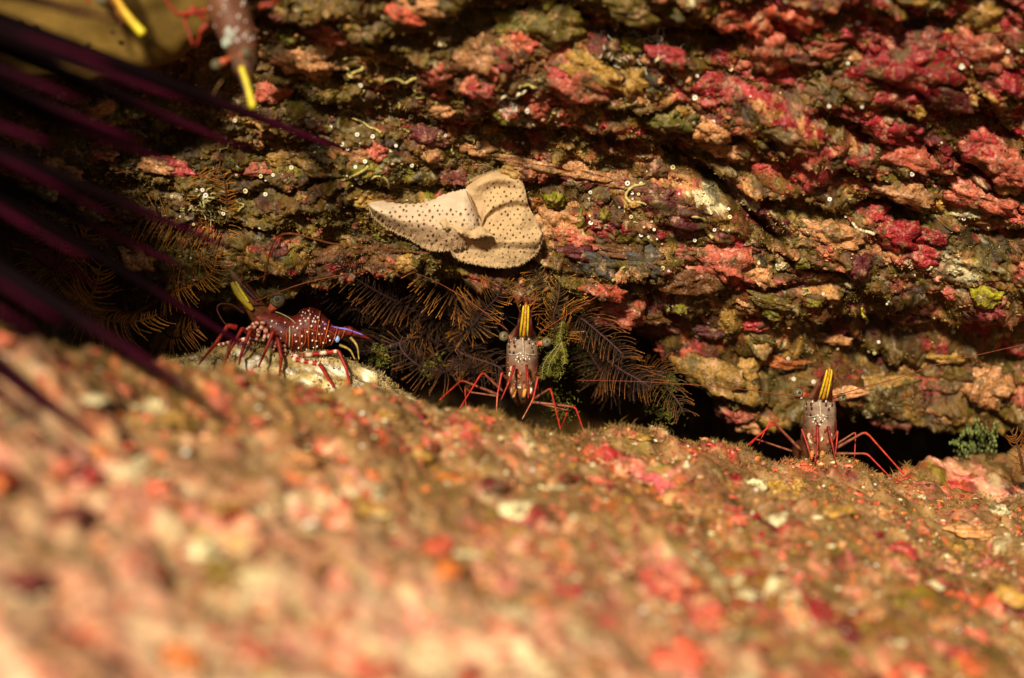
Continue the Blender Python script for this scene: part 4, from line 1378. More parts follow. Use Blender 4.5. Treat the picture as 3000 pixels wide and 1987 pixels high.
feather_star('feather_star', 'orange brown feather star at the edge of the picture beside the green beaded tuft', P(3040, 1400, 1.2), [
    dict(p=[(3000, 1390, 0.9), (2990, 1340, 0.8), (2975, 1290, 0.8), (2960, 1260, 0.8)], side=(0.8, 0.8), curl=(0, 0, 0.3), c=(UMBER, AMBER, AMBER), root=False),
    dict(p=[(3010, 1400, 0.9), (3005, 1330, 0.9), (3010, 1270, 0.9)], side=(0.7, 0.7), curl=(0, 0, 0.3), c=(UMBER, AMBER, AMBER), root=False),
    dict(p=[(2975, 1420, 0.9), (2962, 1395, 0.8), (2965, 1370, 0.8)], side=(0.6, 0.6), curl=(0, 0, 0.3), c=(UMBER, AMBER, AMBER), root=False),
], UMBER, AMBER, AMBER, pl=0.3)


def green_feather():
    """a yellow-green comb of fine tentacles on grey ribs, beside the middle shrimp's eye"""
    root = empty('feather_hydroid', P(1610, 1075, 0.5), 'bright yellow-green feathery hydroid with pale grey ribs beside the middle shrimp', 'hydroid')
    ribs = [[(1644, 1005, 0.35), (1630, 1035, 0.2), (1612, 1062, 0.15), (1603, 1098, 0.15)], [(1644, 1003, 0.35), (1652, 1030, 0.25), (1656, 1064, 0.25)],
            [(1640, 1000, 0.35), (1642, 970, 0.3), (1648, 940, 0.3)], [(1640, 1004, 0.4), (1610, 1040, 0.3), (1592, 1070, 0.25), (1588, 1108, 0.25)]]
    comb = MB()
    for k, r in enumerate(ribs):
        c = catmull([tuple(P(*p)) for p in r], 46)
        b = MB()
        b.tube(c, np.linspace(0.013, 0.007, 46) * (1 + 0.35 * np.cos(np.arange(46) * math.pi)), lin(120, 104, 70), 5)
        under(b.build('rib', M['feather']), root)
        T = np.gradient(c, axis=0)
        for i in range(0, 46):
            S = np.cross(T[i] / np.linalg.norm(T[i]), (0, -1, 0))
            for sg in (1, -1):
                if rng.random() < 0.3:
                    continue
                ln = rng.uniform(0.03, 0.09)
                d = sg * S + np.array([0, rng.uniform(-0.1, 0.5), -0.2])
                q = [c[i], c[i] + d * ln * 0.5, c[i] + d * ln + np.array([0, 0, -0.02])]
                comb.tube(q, [0.008, 0.006, 0.004], lin(150, 146, 50) * rng.uniform(0.3, 1.0), 3, caps=False)
    for k in range(700):
        f = rng.random()
        c0 = np.array(tuple(P(1642 - 55 * f * rng.random() + rng.normal(0, 12), 950 + 155 * f + rng.normal(0, 6), 0.42 + 0.1 * rng.random())))
        d = rng.normal(0, 1, 3) + np.array([0.0, -0.5, 0.2])
        d /= np.linalg.norm(d)
        comb.tube([c0, c0 + d * 0.04, c0 + d * 0.07 + np.array([0, 0, -0.01])], [0.008, 0.006, 0.003], lin(156, 150, 66) * rng.uniform(0.2, 1.0), 3, caps=False)
    o = comb.build('tentacles', M['turf'])
    o['kind'] = 'stuff'
    under(o, root)


green_feather()


def beaded_tuft():
    """rows of pale green beads on curved stalks at the end of the crevice"""
    root = empty('beaded_soft_coral', P(2850, 1345, 1.0), 'tuft of pale green beads in curved rows at the crevice end', 'soft coral')
    rows = [[(2900, 1345), (2885, 1300), (2870, 1270), (2830, 1262), (2810, 1285)], [(2880, 1350), (2850, 1310), (2820, 1300), (2790, 1290)], [(2890, 1340), (2905, 1290), (2890, 1260), (2880, 1235)],
            [(2850, 1345), (2845, 1290), (2838, 1250), (2826, 1230)], [(2870, 1345), (2868, 1280), (2862, 1245), (2858, 1225)], [(2840, 1350), (2825, 1320), (2800, 1300), (2785, 1298)],
            [(2860, 1350), (2846, 1325), (2850, 1300)], [(2910, 1345), (2912, 1270), (2918, 1235)], [(2830, 1350), (2812, 1325), (2795, 1315)]]
    stalk, bead = MB(), MB()
    for k, r in enumerate(rows):
        y = 2.9 + 0.5 * math.sin(k * 2.3)
        c = catmull([tuple(P(a, b, y - 0.1 * i)) for i, (a, b) in enumerate(r)], 30)
        stalk.tube(c, np.linspace(0.014, 0.008, 30), lin(64, 52, 26), 5)
        L = np.linalg.norm(np.diff(c, axis=0), axis=1).sum()
        for t in np.arange(0.15, 1.0, 0.088 / L):
            i = int(t * 29)
            for sg in (-1, 1):
                p = c[i] + np.array([sg * 0.035, -0.03, 0.0]) + rng.normal(0, 0.015, 3)
                rr = rng.uniform(0.020, 0.030)
                bead.ball(p, (rr * 0.85, rr * 0.85, rr * 1.6), lin(118, 130, 64) * rng.uniform(0.35, 1.0), 7, 5)
    under(stalk.build('stalks', M['feather']), root)
    o = bead.build('beads', M['shrimp'])
    o['kind'] = 'stuff'
    under(o, root)


beaded_tuft()


# ================================================================ the long spined urchin beyond the left edge
def make_urchin():
    C = Vector(P(-900, -150, -8.5))
    root = empty('sea_urchin', C, 'black long spined sea urchin reaching in from the upper left', 'sea urchin')
    b = MB()
    b.ball(C, (2.4, 2.4, 2.1), lin(26, 8, 14), 32, 20, lump=0.05)
    under(b.build('body', M['spine']), root)
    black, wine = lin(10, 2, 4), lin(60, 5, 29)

    def spine(p0, p1, r=0.07, tipcol=wine):
        p0, p1 = np.array(tuple(p0)), np.array(tuple(p1))
        w = np.linspace(0, 1, 14)[:, None]
        c = p0 * (1 - w) + p1 * w
        sb = MB()
        k = np.clip((w - 0.68) / 0.32, 0, 1)  # black lower length has the shade painted in; wine shows toward the tip
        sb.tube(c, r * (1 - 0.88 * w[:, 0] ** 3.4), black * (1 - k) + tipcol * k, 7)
        under(sb.build('spine', M['spine']), root)

    tips = [  # start row at px -1200, tip px, py, y, radius
        (-395, 1050, 456, -4.2, 0.08), (-360, 740, 446, -5.6, 0.07), (-310, 560, 300, -7.0, 0.075), (-330, 385, 72, -8.0, 0.06), (-180, 520, 486, -6.5, 0.07), (-60, 706, 740, -4.8, 0.065),
        (-30, 565, 796, -5.2, 0.06), (-170, 805, 1068, -3.6, 0.07), (40, 602, 1165, -7.6, 0.09), (150, 262, 1285, -9.6, 0.10), (180, 95, 1235, -10.0, 0.085), (60, 180, 945, -9.5, 0.06),
        (-100, 345, 640, -6.5, 0.06), (-220, 420, 420, -7.0, 0.06), (110, 110, 985, -10.0, 0.05), (-120, 200, 560, -7.8, 0.06), (-10, 330, 860, -6.6, 0.055), (-260, 250, 300, -8.4, 0.06),
        (-20, 150, 420, -8.8, 0.07), (-90, 130, 690, -8.6, 0.07), (10, 260, 760, -8.0, 0.06), (-300, 330, 190, -8.6, 0.07)]
    for sy, px, py, y, r in tips:
        slope = (py - sy) / (px + 1200.0)
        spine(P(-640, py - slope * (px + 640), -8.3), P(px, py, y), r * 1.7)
    # the others that make it a ball of spines, out of the picture; the lowest carry it on the boulder
    for k in range(70):
        d = rng.normal(0, 1, 3)
        d /= np.linalg.norm(d)
        if d[0] > 0.1 or (d[1] < -0.2 and d[0] > -0.3):
            d[0] = -abs(d[0])
        L = rng.uniform(4.0, 8.0)
        p1 = np.array(tuple(C)) + d * L
        fz = float(floor_z(p1[0], p1[1]))
        if p1[2] < fz:
            p1[2] = fz
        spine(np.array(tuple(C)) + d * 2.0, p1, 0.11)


make_urchin()


# ================================================================ shrimps
RED, DKRED, LEGBROWN = lin(146, 34, 22), lin(110, 14, 14), lin(140, 80, 52)
YEL, MAROON = lin(208, 188, 20), lin(64, 10, 8)


def spots(name, root, pts, r, col, out=(0, -1, 0.1), mat='shell', squash=0.16):
    """small raised spots on the shell; pts are world points"""
    b = MB()
    for p in pts:
        q = Vector(out).normalized()
        if len(p) == 6:
            q, p = Vector(p[3:]).normalized(), p[:3]
        R = np.array(basis(q, 0.0))
        s = r * rng.uniform(0.7, 1.3)
        b.ball(p, (s, s * rng.uniform(1.0, 1.5), s * squash), col * rng.uniform(0.85, 1.1), 7, 5, rot=R)
    o = b.build(name, M[mat])
    o['kind'] = 'stuff'
    return under(o, root)


def shrimp_leg(root, pts, r, cols, name='leg', sharp=True):
    """pts: [(px, py, y)...] from the body to the foot, one per joint"""
    w = [np.array(tuple(P(*p))) for p in pts]
    path, rad, col = [], [], []
    n = len(w)
    for i in range(n - 1):
        m = 9
        for k in range(m + (i == n - 2)):
            t = k / m
            path.append(w[i] * (1 - t) + w[i + 1] * t)
            f = (i + t) / (n - 1)
            rr = r * (1.15 - 0.75 * f)
            if k == 0 and i > 0:
                rr *= 1.18                                    # the joint is a little thicker
            rad.append(rr)
            a, b = cols[min(i, len(cols) - 1)] if isinstance(cols[0], tuple) else (cols[i], cols[i])
            col.append((np.asarray(a) * (1 - t) + np.asarray(b) * t) * rng.uniform(0.8, 1.15))
    # round the knees
    path = np.array(path)
    sm = path.copy()
    sm[1:-1] = 0.5 * path[1:-1] + 0.25 * (path[2:] + path[:-2])
    b = MB()
    b.tube(sm, rad, np.array(col), 7)
    return under(b.build(name, M['leg']), root)


def banded(n):
    return None


def feeler(root, pts, r=0.010, col=None, name='antenna'):
    c = catmull([tuple(P(*p)) for p in pts], 60)
    b = MB()
    b.tube(c, np.linspace(r, r * 0.45, 60) * (1 + 0.15 * np.cos(np.arange(60) * math.pi)), lin(120, 52, 20) if col is None else col, 5)
    return under(b.build(name, M['leg']), root)


def stalk_eye(root, px, py, y, rpx, base):
    """clear bulging eye with a dark centre, on a short stalk from base"""
    c = np.array(tuple(P(px, py, y)))
    r = rpx / PXC
    b = MB()
    th = np.linspace(0, math.pi, 15)
    # rings of grey and olive, dark in the middle, as seen from the front
    d = np.array([0.10, -1.0, 0.12])
    d /= np.linalg.norm(d)
    R = np.array(basis(Vector(d), 0))
    seg, rings = 18, 14
    b.ball(c, r, (1, 1, 1), seg, rings, rot=R)
    v = (b.V[0] - c) @ R
    f = np.arccos(np.clip(v[:, 2] / r, -1, 1))
    band = 0.5 + 0.5 * np.cos(f * 15)
    col = lin(116, 104, 74)[None] * (0.35 + 0.8 * band[:, None])
    col = np.where((f < 0.42)[:, None], lin(20, 18, 14)[None], col)
    b.C[0] = col
    o = under(b.build('eye', M['shrimp']), root)
    s = MB()
    p0 = np.array(tuple(P(*base)))
    s.tube([p0, 0.5 * (p0 + c), c + (p0 - c) * 0.25], [r * 0.62, r * 0.58, r * 0.75], lin(176, 82, 48), 8)
    under(s.build('eye_stalk', M['shrimp']), root)
    return o


def ribbon(root, pts, w, col, name, mat='shell', lift=0.0):
    c = catmull([tuple(P(*p)) for p in pts], 24)
    b = MB()
    b.tube(c, np.linspace(w, w * 0.8, 24), col, 6, flat=0.5, up=(0, 1, 0))
    return under(b.build(name, M[mat]), root)


def front_shrimp(name, label, ox, oy, k, legs, feelers, eyes, tail, ros, y0, lean=0.0):
    """a shrimp seen from the front with its beak raised. ox, oy: where the middle of the face shows; k: size; lean in pixels over the body height"""
    root = empty(name, P(ox, oy + 95 * k, y0 + 0.6), label, 'shrimp', 'shrimps at the crevice')
    q = lambda dx, dy, y=0.0: P(ox + dx * k + lean * (dy / 100.0), oy + dy * k, y0 + y)
    # ---- body: face, carapace and a tail that runs back and down into the crevice
    rows = [  # dx, dy, y, half width, half depth
        (4, -66, -0.20, 6, 0.03), (4, -44, -0.16, 18, 0.07), (3, -20, -0.06, 34, 0.16), (1, 0, 0.02, 44, 0.26), (0, 22, 0.10, 48, 0.34), (-1, 50, 0.18, 48, 0.40), (-2, 80, 0.26, 48, 0.42),
        (-2 + tail[0] * 0.08, 110, 0.36, 50, 0.42), (-3 + tail[0] * 0.16, 134, 0.5, 47, 0.40), (-4 + tail[0] * 0.28, 148, 0.75, 44, 0.38), (tail[0] * 0.4, 156, 1.15, 34, 0.30), (tail[0] * 0.8, 152, 1.7, 30, 0.27), (tail[0], 146, 2.2, 24, 0.22), (tail[0] * 1.1, 150, 2.7, 12, 0.14)]
    cen = np.array([tuple(q(a, b, c)) for a, b, c, _, _ in rows])
    wid = np.array([r[3] * k / PXC for r in rows])
    dep = np.array([r[4] for r in rows]) * k
    m = 60
    t0, t1 = np.linspace(0, 1, len(rows)), np.linspace(0, 1, m)
    C = catmull(cen, m)
    wid, dep = np.interp(t1, t0, wid), np.interp(t1, t0, dep)
    tan = np.gradient(C, axis=0)
    tan /= np.linalg.norm(tan, axis=1)[:, None]
    U = np.tile([1.0, 0, 0], (m, 1))
    U -= tan * (U * tan).sum(1)[:, None]
    U /= np.linalg.norm(U, axis=1)[:, None]
    Wd = np.cross(tan, U)
    b = MB()
    sides = 22
    grey, tanb, brn = lin(174, 146, 124), lin(160, 104, 70), lin(110, 60, 32)
    cc = np.array([brn if f < 0.16 else grey if f < 0.42 else tanb if f < 0.62 else brn for f in t1])
    for _ in range(14):
        cc[1:-1] = 0.5 * cc[1:-1] + 0.25 * (cc[2:] + cc[:-2])
    b.loft(C, U * wid[:, None], Wd * dep[:, None], cc, sides)
    # segment rings on the tail and a groove behind the face
    v = b.V[0]
    side_ = np.abs(np.cos(np.concatenate([np.tile(np.linspace(0, 2 * math.pi, sides, endpoint=False), m), [0, 0]])))[:, None]
    b.C[0] = b.C[0] * (1 - 0.55 * side_ ** 3) + lin(112, 54, 30) * 0.55 * side_ ** 3
    b.C[0] = b.C[0] * (1 + 0.5 * fbm(v[:, 0] * 5 + ox, v[:, 2] * 5, v[:, 1] * 5, 3))[:, None].clip(0.4, 1.8)
    body = under(b.build('body', M['clear']), root)

    def skin(dx, dy, lift=0.012):
        """point on the front of the body"""
        p = np.array(tuple(q(dx, dy, 0)))
        i = int(np.argmin(np.abs(C[:36, 2] - p[2])))
        x = (p[0] - C[i, 0]) / max(wid[i], 1e-6)
        yy = C[i, 1] - dep[i] * math.sqrt(max(0.0, 1 - min(1, x * x)))
        return np.array([p[0] * (D + yy) / (D + y0), yy - lift, p[2] * (D + yy) / (D + y0)])

    def skin_n(dx, dy):
        dx = max(-43, min(43, dx))
        p = skin(dx, dy, 0.003)
        i = int(np.argmin(np.abs(C[:36, 2] - p[2])))
        x = max(-0.95, min(0.95, (p[0] - C[i, 0]) / max(wid[i], 1e-6)))
        return np.array([*p, x / wid[i], -math.sqrt(1 - x * x) / dep[i], 0.15])

    # ---- beak: brown blades on either side, maroon flanks, yellow stripes
    (tx, ty), (bl, br) = ros, (-30, 32)
    be = MB()
    rows_ = [(tx, ty, -0.55, 3, 0.02), (tx * 0.9 + 0.3, ty * 0.8, -0.50, 9, 0.05), (tx * 0.6 + 1.0, ty * 0.5, -0.40, 17, 0.09), (tx * 0.3 + 1, ty * 0.22, -0.28, 26, 0.13), (2, -2, -0.12, 34, 0.2)]
    c5 = catmull([tuple(q(a, b_, c)) for a, b_, c, _, _ in rows_], 22)
    w5 = np.interp(np.linspace(0, 1, 22), np.linspace(0, 1, 5), [r[3] * k / PXC for r in rows_])
    d5 = np.interp(np.linspace(0, 1, 22), np.linspace(0, 1, 5), [r[4] * k for r in rows_])
    be.loft(c5, np.outer(w5, [1, 0, 0]), np.outer(d5, [0, -0.9, 0.3]), np.linspace(lin(150, 90, 30), lin(104, 56, 26), 22), 12)
    bo = under(be.build('beak', M['clear']), root)

    def on_beak(f, side, off):
        """along the beak from tip (0) to base (1)"""
        i = f * 21
        p = np.array([np.interp(i, np.arange(22), c5[:, j]) for j in range(3)])
        w, d = np.interp(i, np.arange(22), w5), np.interp(i, np.arange(22), d5)
        x = side * off
        return p + np.array([x, -d * math.sqrt(max(0, 1 - min(1, (x / max(w, 1e-6)) ** 2))) - 0.015, 0.02])

    kk = k / PXC
    for sd in (-1, 1):
        s1 = MB()
        pts = [on_beak(f, sd, (6 + 5 * f) * kk) for f in np.linspace(0.16, 1.0, 18)]
        s1.tube(pts, np.linspace(3.0, 3.4, 18) * kk * np.array([0.5, 0.8] + [1] * 11 + [0.95, 0.85, 0.7, 0.5, 0.25]), np.linspace(YEL, lin(190, 150, 24), 18) * rng.uniform(0.75, 1.1, 18)[:, None], 6, flat=0.5, up=(0, 1, 0))
        under(s1.build('yellow_stripe', M['shell']), root)
        s2 = MB()
        pts = [on_beak(f, sd, (12 + 10 * f) * kk) for f in np.linspace(0.30, 0.98, 16)]
        s2.tube(pts, np.linspace(2.5, 6.5, 16) * kk, MAROON, 6, flat=0.5, up=(0, 1, 0))
        under(s2.build('maroon_stripe', M['shrimp']), root)
    s3 = MB()
    s3.tube([on_beak(f, 0, 0.0) for f in np.linspace(0.12, 1.0, 14)], np.linspace(3.5, 5.0, 14) * kk, lin(190, 130, 20), 6, flat=0.5, up=(0, 1, 0))
    under(s3.build('beak_ridge', M['shrimp']), root)
    # ---- dark and white spots of the face
    dk = [(-39, 8), (-26, 10), (18, 12), (36, 14), (-40, 24), (-24, 22), (26, 26), (43, 32), (-27, 42), (-38, 40), (23, 48), (30, 38), (-12, 58), (4, 62), (12, 66), (-44, 58), (45, 60), (-2, 74), (36, 50), (-8, 66)]
    spots('dark_spots', root, [skin_n(a, b_) for a, b_ in dk], 0.025 * k, lin(64, 24, 12))
    wh = [(-44, 16), (-36, 6), (-22, 3), (18, 2), (30, 16), (44, 20), (-16, 54), (0, 50), (2, 56), (-6, 60), (8, 60), (14, 54), (-12, 68), (0, 70), (-46, 70), (-43, 84), (-45, 98), (44, 78), (41, 92), (-25, 106), (-30, 98), (-22, 124),
          (-27, 116), (22, 128), (-36, 134), (-29, 140), (-44, 132), (26, 144), (40, 112), (36, 120), (34, 146), (-24, 134), (-6, 44), (10, 44), (-20, 62), (20, 60)]
    spots('white_spots', root, [skin_n(a, b_) for a, b_ in wh], 0.0135 * k, lin(226, 214, 196))
    rd = [(-20, 84), (18, 84), (-28, 110), (24, 100), (30, 110), (-34, 120), (-20, 96), (14, 110), (-40, 104), (38, 100)]
    spots('red_spots', root, [skin_n(a, b_) for a, b_ in rd], 0.03 * k, lin(150, 70, 36))
    for e_ in eyes:
        ex, ey, ey0, er = e_
        stalk_eye(root, ex, ey, y0 + ey0, er * 0.88, (ox + (ex - ox) * 0.55, ey + 6, y0 + 0.05))
    # folded mouthparts: little lobes of red brown, cream and clear shell down the middle
    for i in range(26):
        dx, dy = rng.uniform(-34, 30), rng.uniform(84, 158)
        p = skin(dx, dy, 0.0)
        mp_ = MB()
        L_ = rng.uniform(0.07, 0.13) * k
        cA = [lin(150, 70, 40), lin(190, 150, 120), lin(120, 46, 28), lin(214, 196, 170), lin(140, 96, 62)][i % 5]
        q0, q1 = p + np.array([0, 0.03, L_ * 0.6]), p + np.array([rng.normal(0, 0.02), -0.03, -L_ * 0.6])
        w = np.linspace(0, 1, 7)[:, None]
        mp_.tube(q0 * (1 - w) + q1 * w + np.array([0.02 * math.copysign(1, dx), -0.02, 0]) * np.sin(w * math.pi), np.array([0.012, 0.024, 0.03, 0.03, 0.027, 0.02, 0.008]) * k, cA, 6)
        under(mp_.build('mouthpart', M['shrimp']), root)
    for sx in (-46, -41, 42, 47):
        fl = MB()
        fl.tube(catmull([tuple(skin(sx + rng.normal(0, 1), dy, 0.004)) for dy in (56, 80, 105, 130, 150)], 16), 0.009 * k, lin(84, 26, 16), 5)
        under(fl.build('flank_line', M['leg']), root)
    kr = MB()
    kr.tube(catmull([tuple(skin(1 + 1.5 * math.sin(dy), dy, 0.004)) for dy in (-2, 12, 28, 46)], 14), np.linspace(0.022, 0.008, 14) * k, lin(196, 176, 150), 6)
    under(kr.build('face_keel', M['shrimp']), root)
    for sd in (-1, 1):
        ck = MB()
        ck.tube(catmull([tuple(skin(sd * a, b_, 0.002)) for a, b_ in ((6, 40), (16, 46), (30, 48), (42, 44))], 14), 0.008 * k, lin(196, 186, 170), 5)
        under(ck.build('face_crease', M['shrimp']), root)
    # mouth legs with black tips
    for sx in (-26, 4):
        mb_ = MB()
        a, c_ = np.array(tuple(q(sx + 4, 150, 0.0))), np.array(tuple(q(sx - 2, 178, -0.12)))
        w = np.linspace(0, 1, 9)[:, None]
        col = lin(196, 128, 60) * (w < 0.8) + lin(16, 12, 8) * (w >= 0.8)
        mb_.tube(a * (1 - w) + c_ * w, np.linspace(0.045, 0.03, 9) * k, col, 7)
        under(mb_.build('mouth_leg', M['leg']), root)
    for lg in legs:
        shrimp_leg(root, [(a, b_, y0 + c_) for a, b_, c_ in lg['p']], lg.get('r', 0.035) * 0.82, lg['c'], lg.get('n', 'leg'))
    for f in feelers:
        feeler(root, [(a, b_, y0 + c_) for a, b_, c_ in f], 0.011)
    # feet fringe: small mouth hairs
    return root


TH = (lin(120, 72, 48), lin(126, 60, 42))     # see-through thigh
SH = (lin(160, 48, 30), lin(176, 36, 24))     # red shin
front_shrimp('shrimp', 'shrimp facing out with yellow striped beak, standing between feather stars under the sponge', 1532, 992, 1.0, [
    dict(p=[(1473, 1147, 0.2), (1413, 1090, -0.1), (1347, 1197, -0.8)], c=[TH, SH]), dict(p=[(1462, 1158, 0.1), (1352, 1114, -0.2), (1288, 1172, -1.0)], c=[TH, SH]),
    dict(p=[(1454, 1160, 0.5), (1380, 1150, 0.5), (1362, 1135, 0.4), (1366, 1206, 0.1)], c=[TH, TH, SH], r=0.026), dict(p=[(1484, 1110, -0.1), (1470, 1092, -0.25), (1457, 1158, -0.35), (1454, 1212, -0.5)], c=[TH, SH, (lin(190, 80, 50), lin(180, 110, 70))], r=0.03),
    dict(p=[(1566, 1168, 0.2), (1613, 1137, 0.0), (1642, 1258, -1.0)], c=[TH, SH]), dict(p=[(1556, 1178, 0.2), (1686, 1193, 0.0), (1709, 1260, -0.8)], c=[TH, SH]),
    dict(p=[(1590, 1185, 0.5), (1664, 1203, 0.4), (1646, 1250, -0.2)], c=[TH, SH], r=0.028), dict(p=[(1572, 1120, -0.1), (1576, 1104, -0.25), (1561, 1172, -0.35), (1530, 1228, -0.6)], c=[TH, SH, (lin(190, 90, 60), lin(170, 110, 80))], r=0.03),
    dict(p=[(1507, 1072, -0.3), (1490, 1122, -0.5), (1467, 1174, -0.5)], c=[(DKRED, RED), (RED, RED)], r=0.034, n='maxilliped'), dict(p=[(1543, 1070, -0.3), (1546, 1120, -0.5), (1548, 1168, -0.5)], c=[(DKRED, RED), (DKRED, RED)], r=0.034, n='maxilliped')],
    [[(1488, 968, -0.1), (1420, 915, -0.1), (1346, 864, 0.0), (1255, 815, 0.0), (1180, 790, 0.0)], [(1580, 976, -0.1), (1664, 921, -0.3), (1750, 868, -0.4), (1850, 806, -0.5), (1960, 745, -0.6)],
     [(1524, 915, -0.4), (1512, 880, -0.5), (1502, 850, -0.5)], [(1556, 915, -0.4), (1566, 890, -0.5), (1572, 860, -0.5)]],
    [(1476, 986, -0.05, 17), (1601, 1003, -0.05, 17)], (30, 0), (8, -106), 0.2, lean=-1.0)
front_shrimp('shrimp', 'shrimp facing out on the crest of the boulder below the lowest ledges', 2402, 1174, 1.0, [
    dict(p=[(2345, 1318, 0.3), (2268, 1238, 0.1), (2188, 1306, -0.2)], c=[TH, SH], r=0.038), dict(p=[(2340, 1316, 0.4), (2257, 1230, 0.3), (2222, 1302, 0.2)], c=[TH, SH], r=0.03), dict(p=[(2320, 1322, 0.6), (2214, 1286, 0.6), (2196, 1306, 0.4)], c=[TH, SH], r=0.026),
    dict(p=[(2450, 1313, 0.2), (2536, 1264, 0.0), (2648, 1390, -0.6)], c=[TH, SH], r=0.038), dict(p=[(2450, 1302, 0.4), (2507, 1265, 0.4), (2503, 1352, 0.3)], c=[TH, SH], r=0.026), dict(p=[(2450, 1329, 0.2), (2540, 1329, 0.0), (2608, 1398, -0.4)], c=[TH, SH], r=0.034),
    dict(p=[(2394, 1246, -0.3), (2396, 1300, -0.45), (2387, 1358, -0.5)], c=[(DKRED, RED), (DKRED, RED)], r=0.034, n='maxilliped'), dict(p=[(2426, 1250, -0.3), (2440, 1310, -0.45), (2451, 1364, -0.5)], c=[(DKRED, RED), (DKRED, RED)], r=0.034, n='maxilliped'),
    dict(p=[(2360, 1275, -0.1), (2349, 1257, -0.2), (2364, 1300, -0.3), (2378, 1348, -0.4)], c=[TH, SH, SH], r=0.028), dict(p=[(2440, 1290, 0.0), (2454, 1263, -0.1), (2451, 1300, -0.2), (2447, 1334, -0.2)], c=[TH, SH, SH], r=0.028)],
    [[(2388, 1167, -0.1), (2271, 1154, -0.2), (2150, 1138, -0.3), (1920, 1120, -0.2), (1690, 1114, -0.2)], [(2434, 1164, -0.1), (2501, 1144, -0.3), (2628, 1109, -0.4), (2746, 1068, -0.6), (2900, 1032, -0.8), (3040, 1000, -1.0)],
     [(2405, 1080, -0.4), (2400, 1040, -0.5), (2392, 1010, -0.5)], [(2440, 1095, -0.4), (2455, 1075, -0.4), (2462, 1066, -0.4)]],
    [(2338, 1152, -0.05, 18), (2466, 1165, -0.05, 16)], (-60, 0), (28, -100), 0.35, lean=0.0)


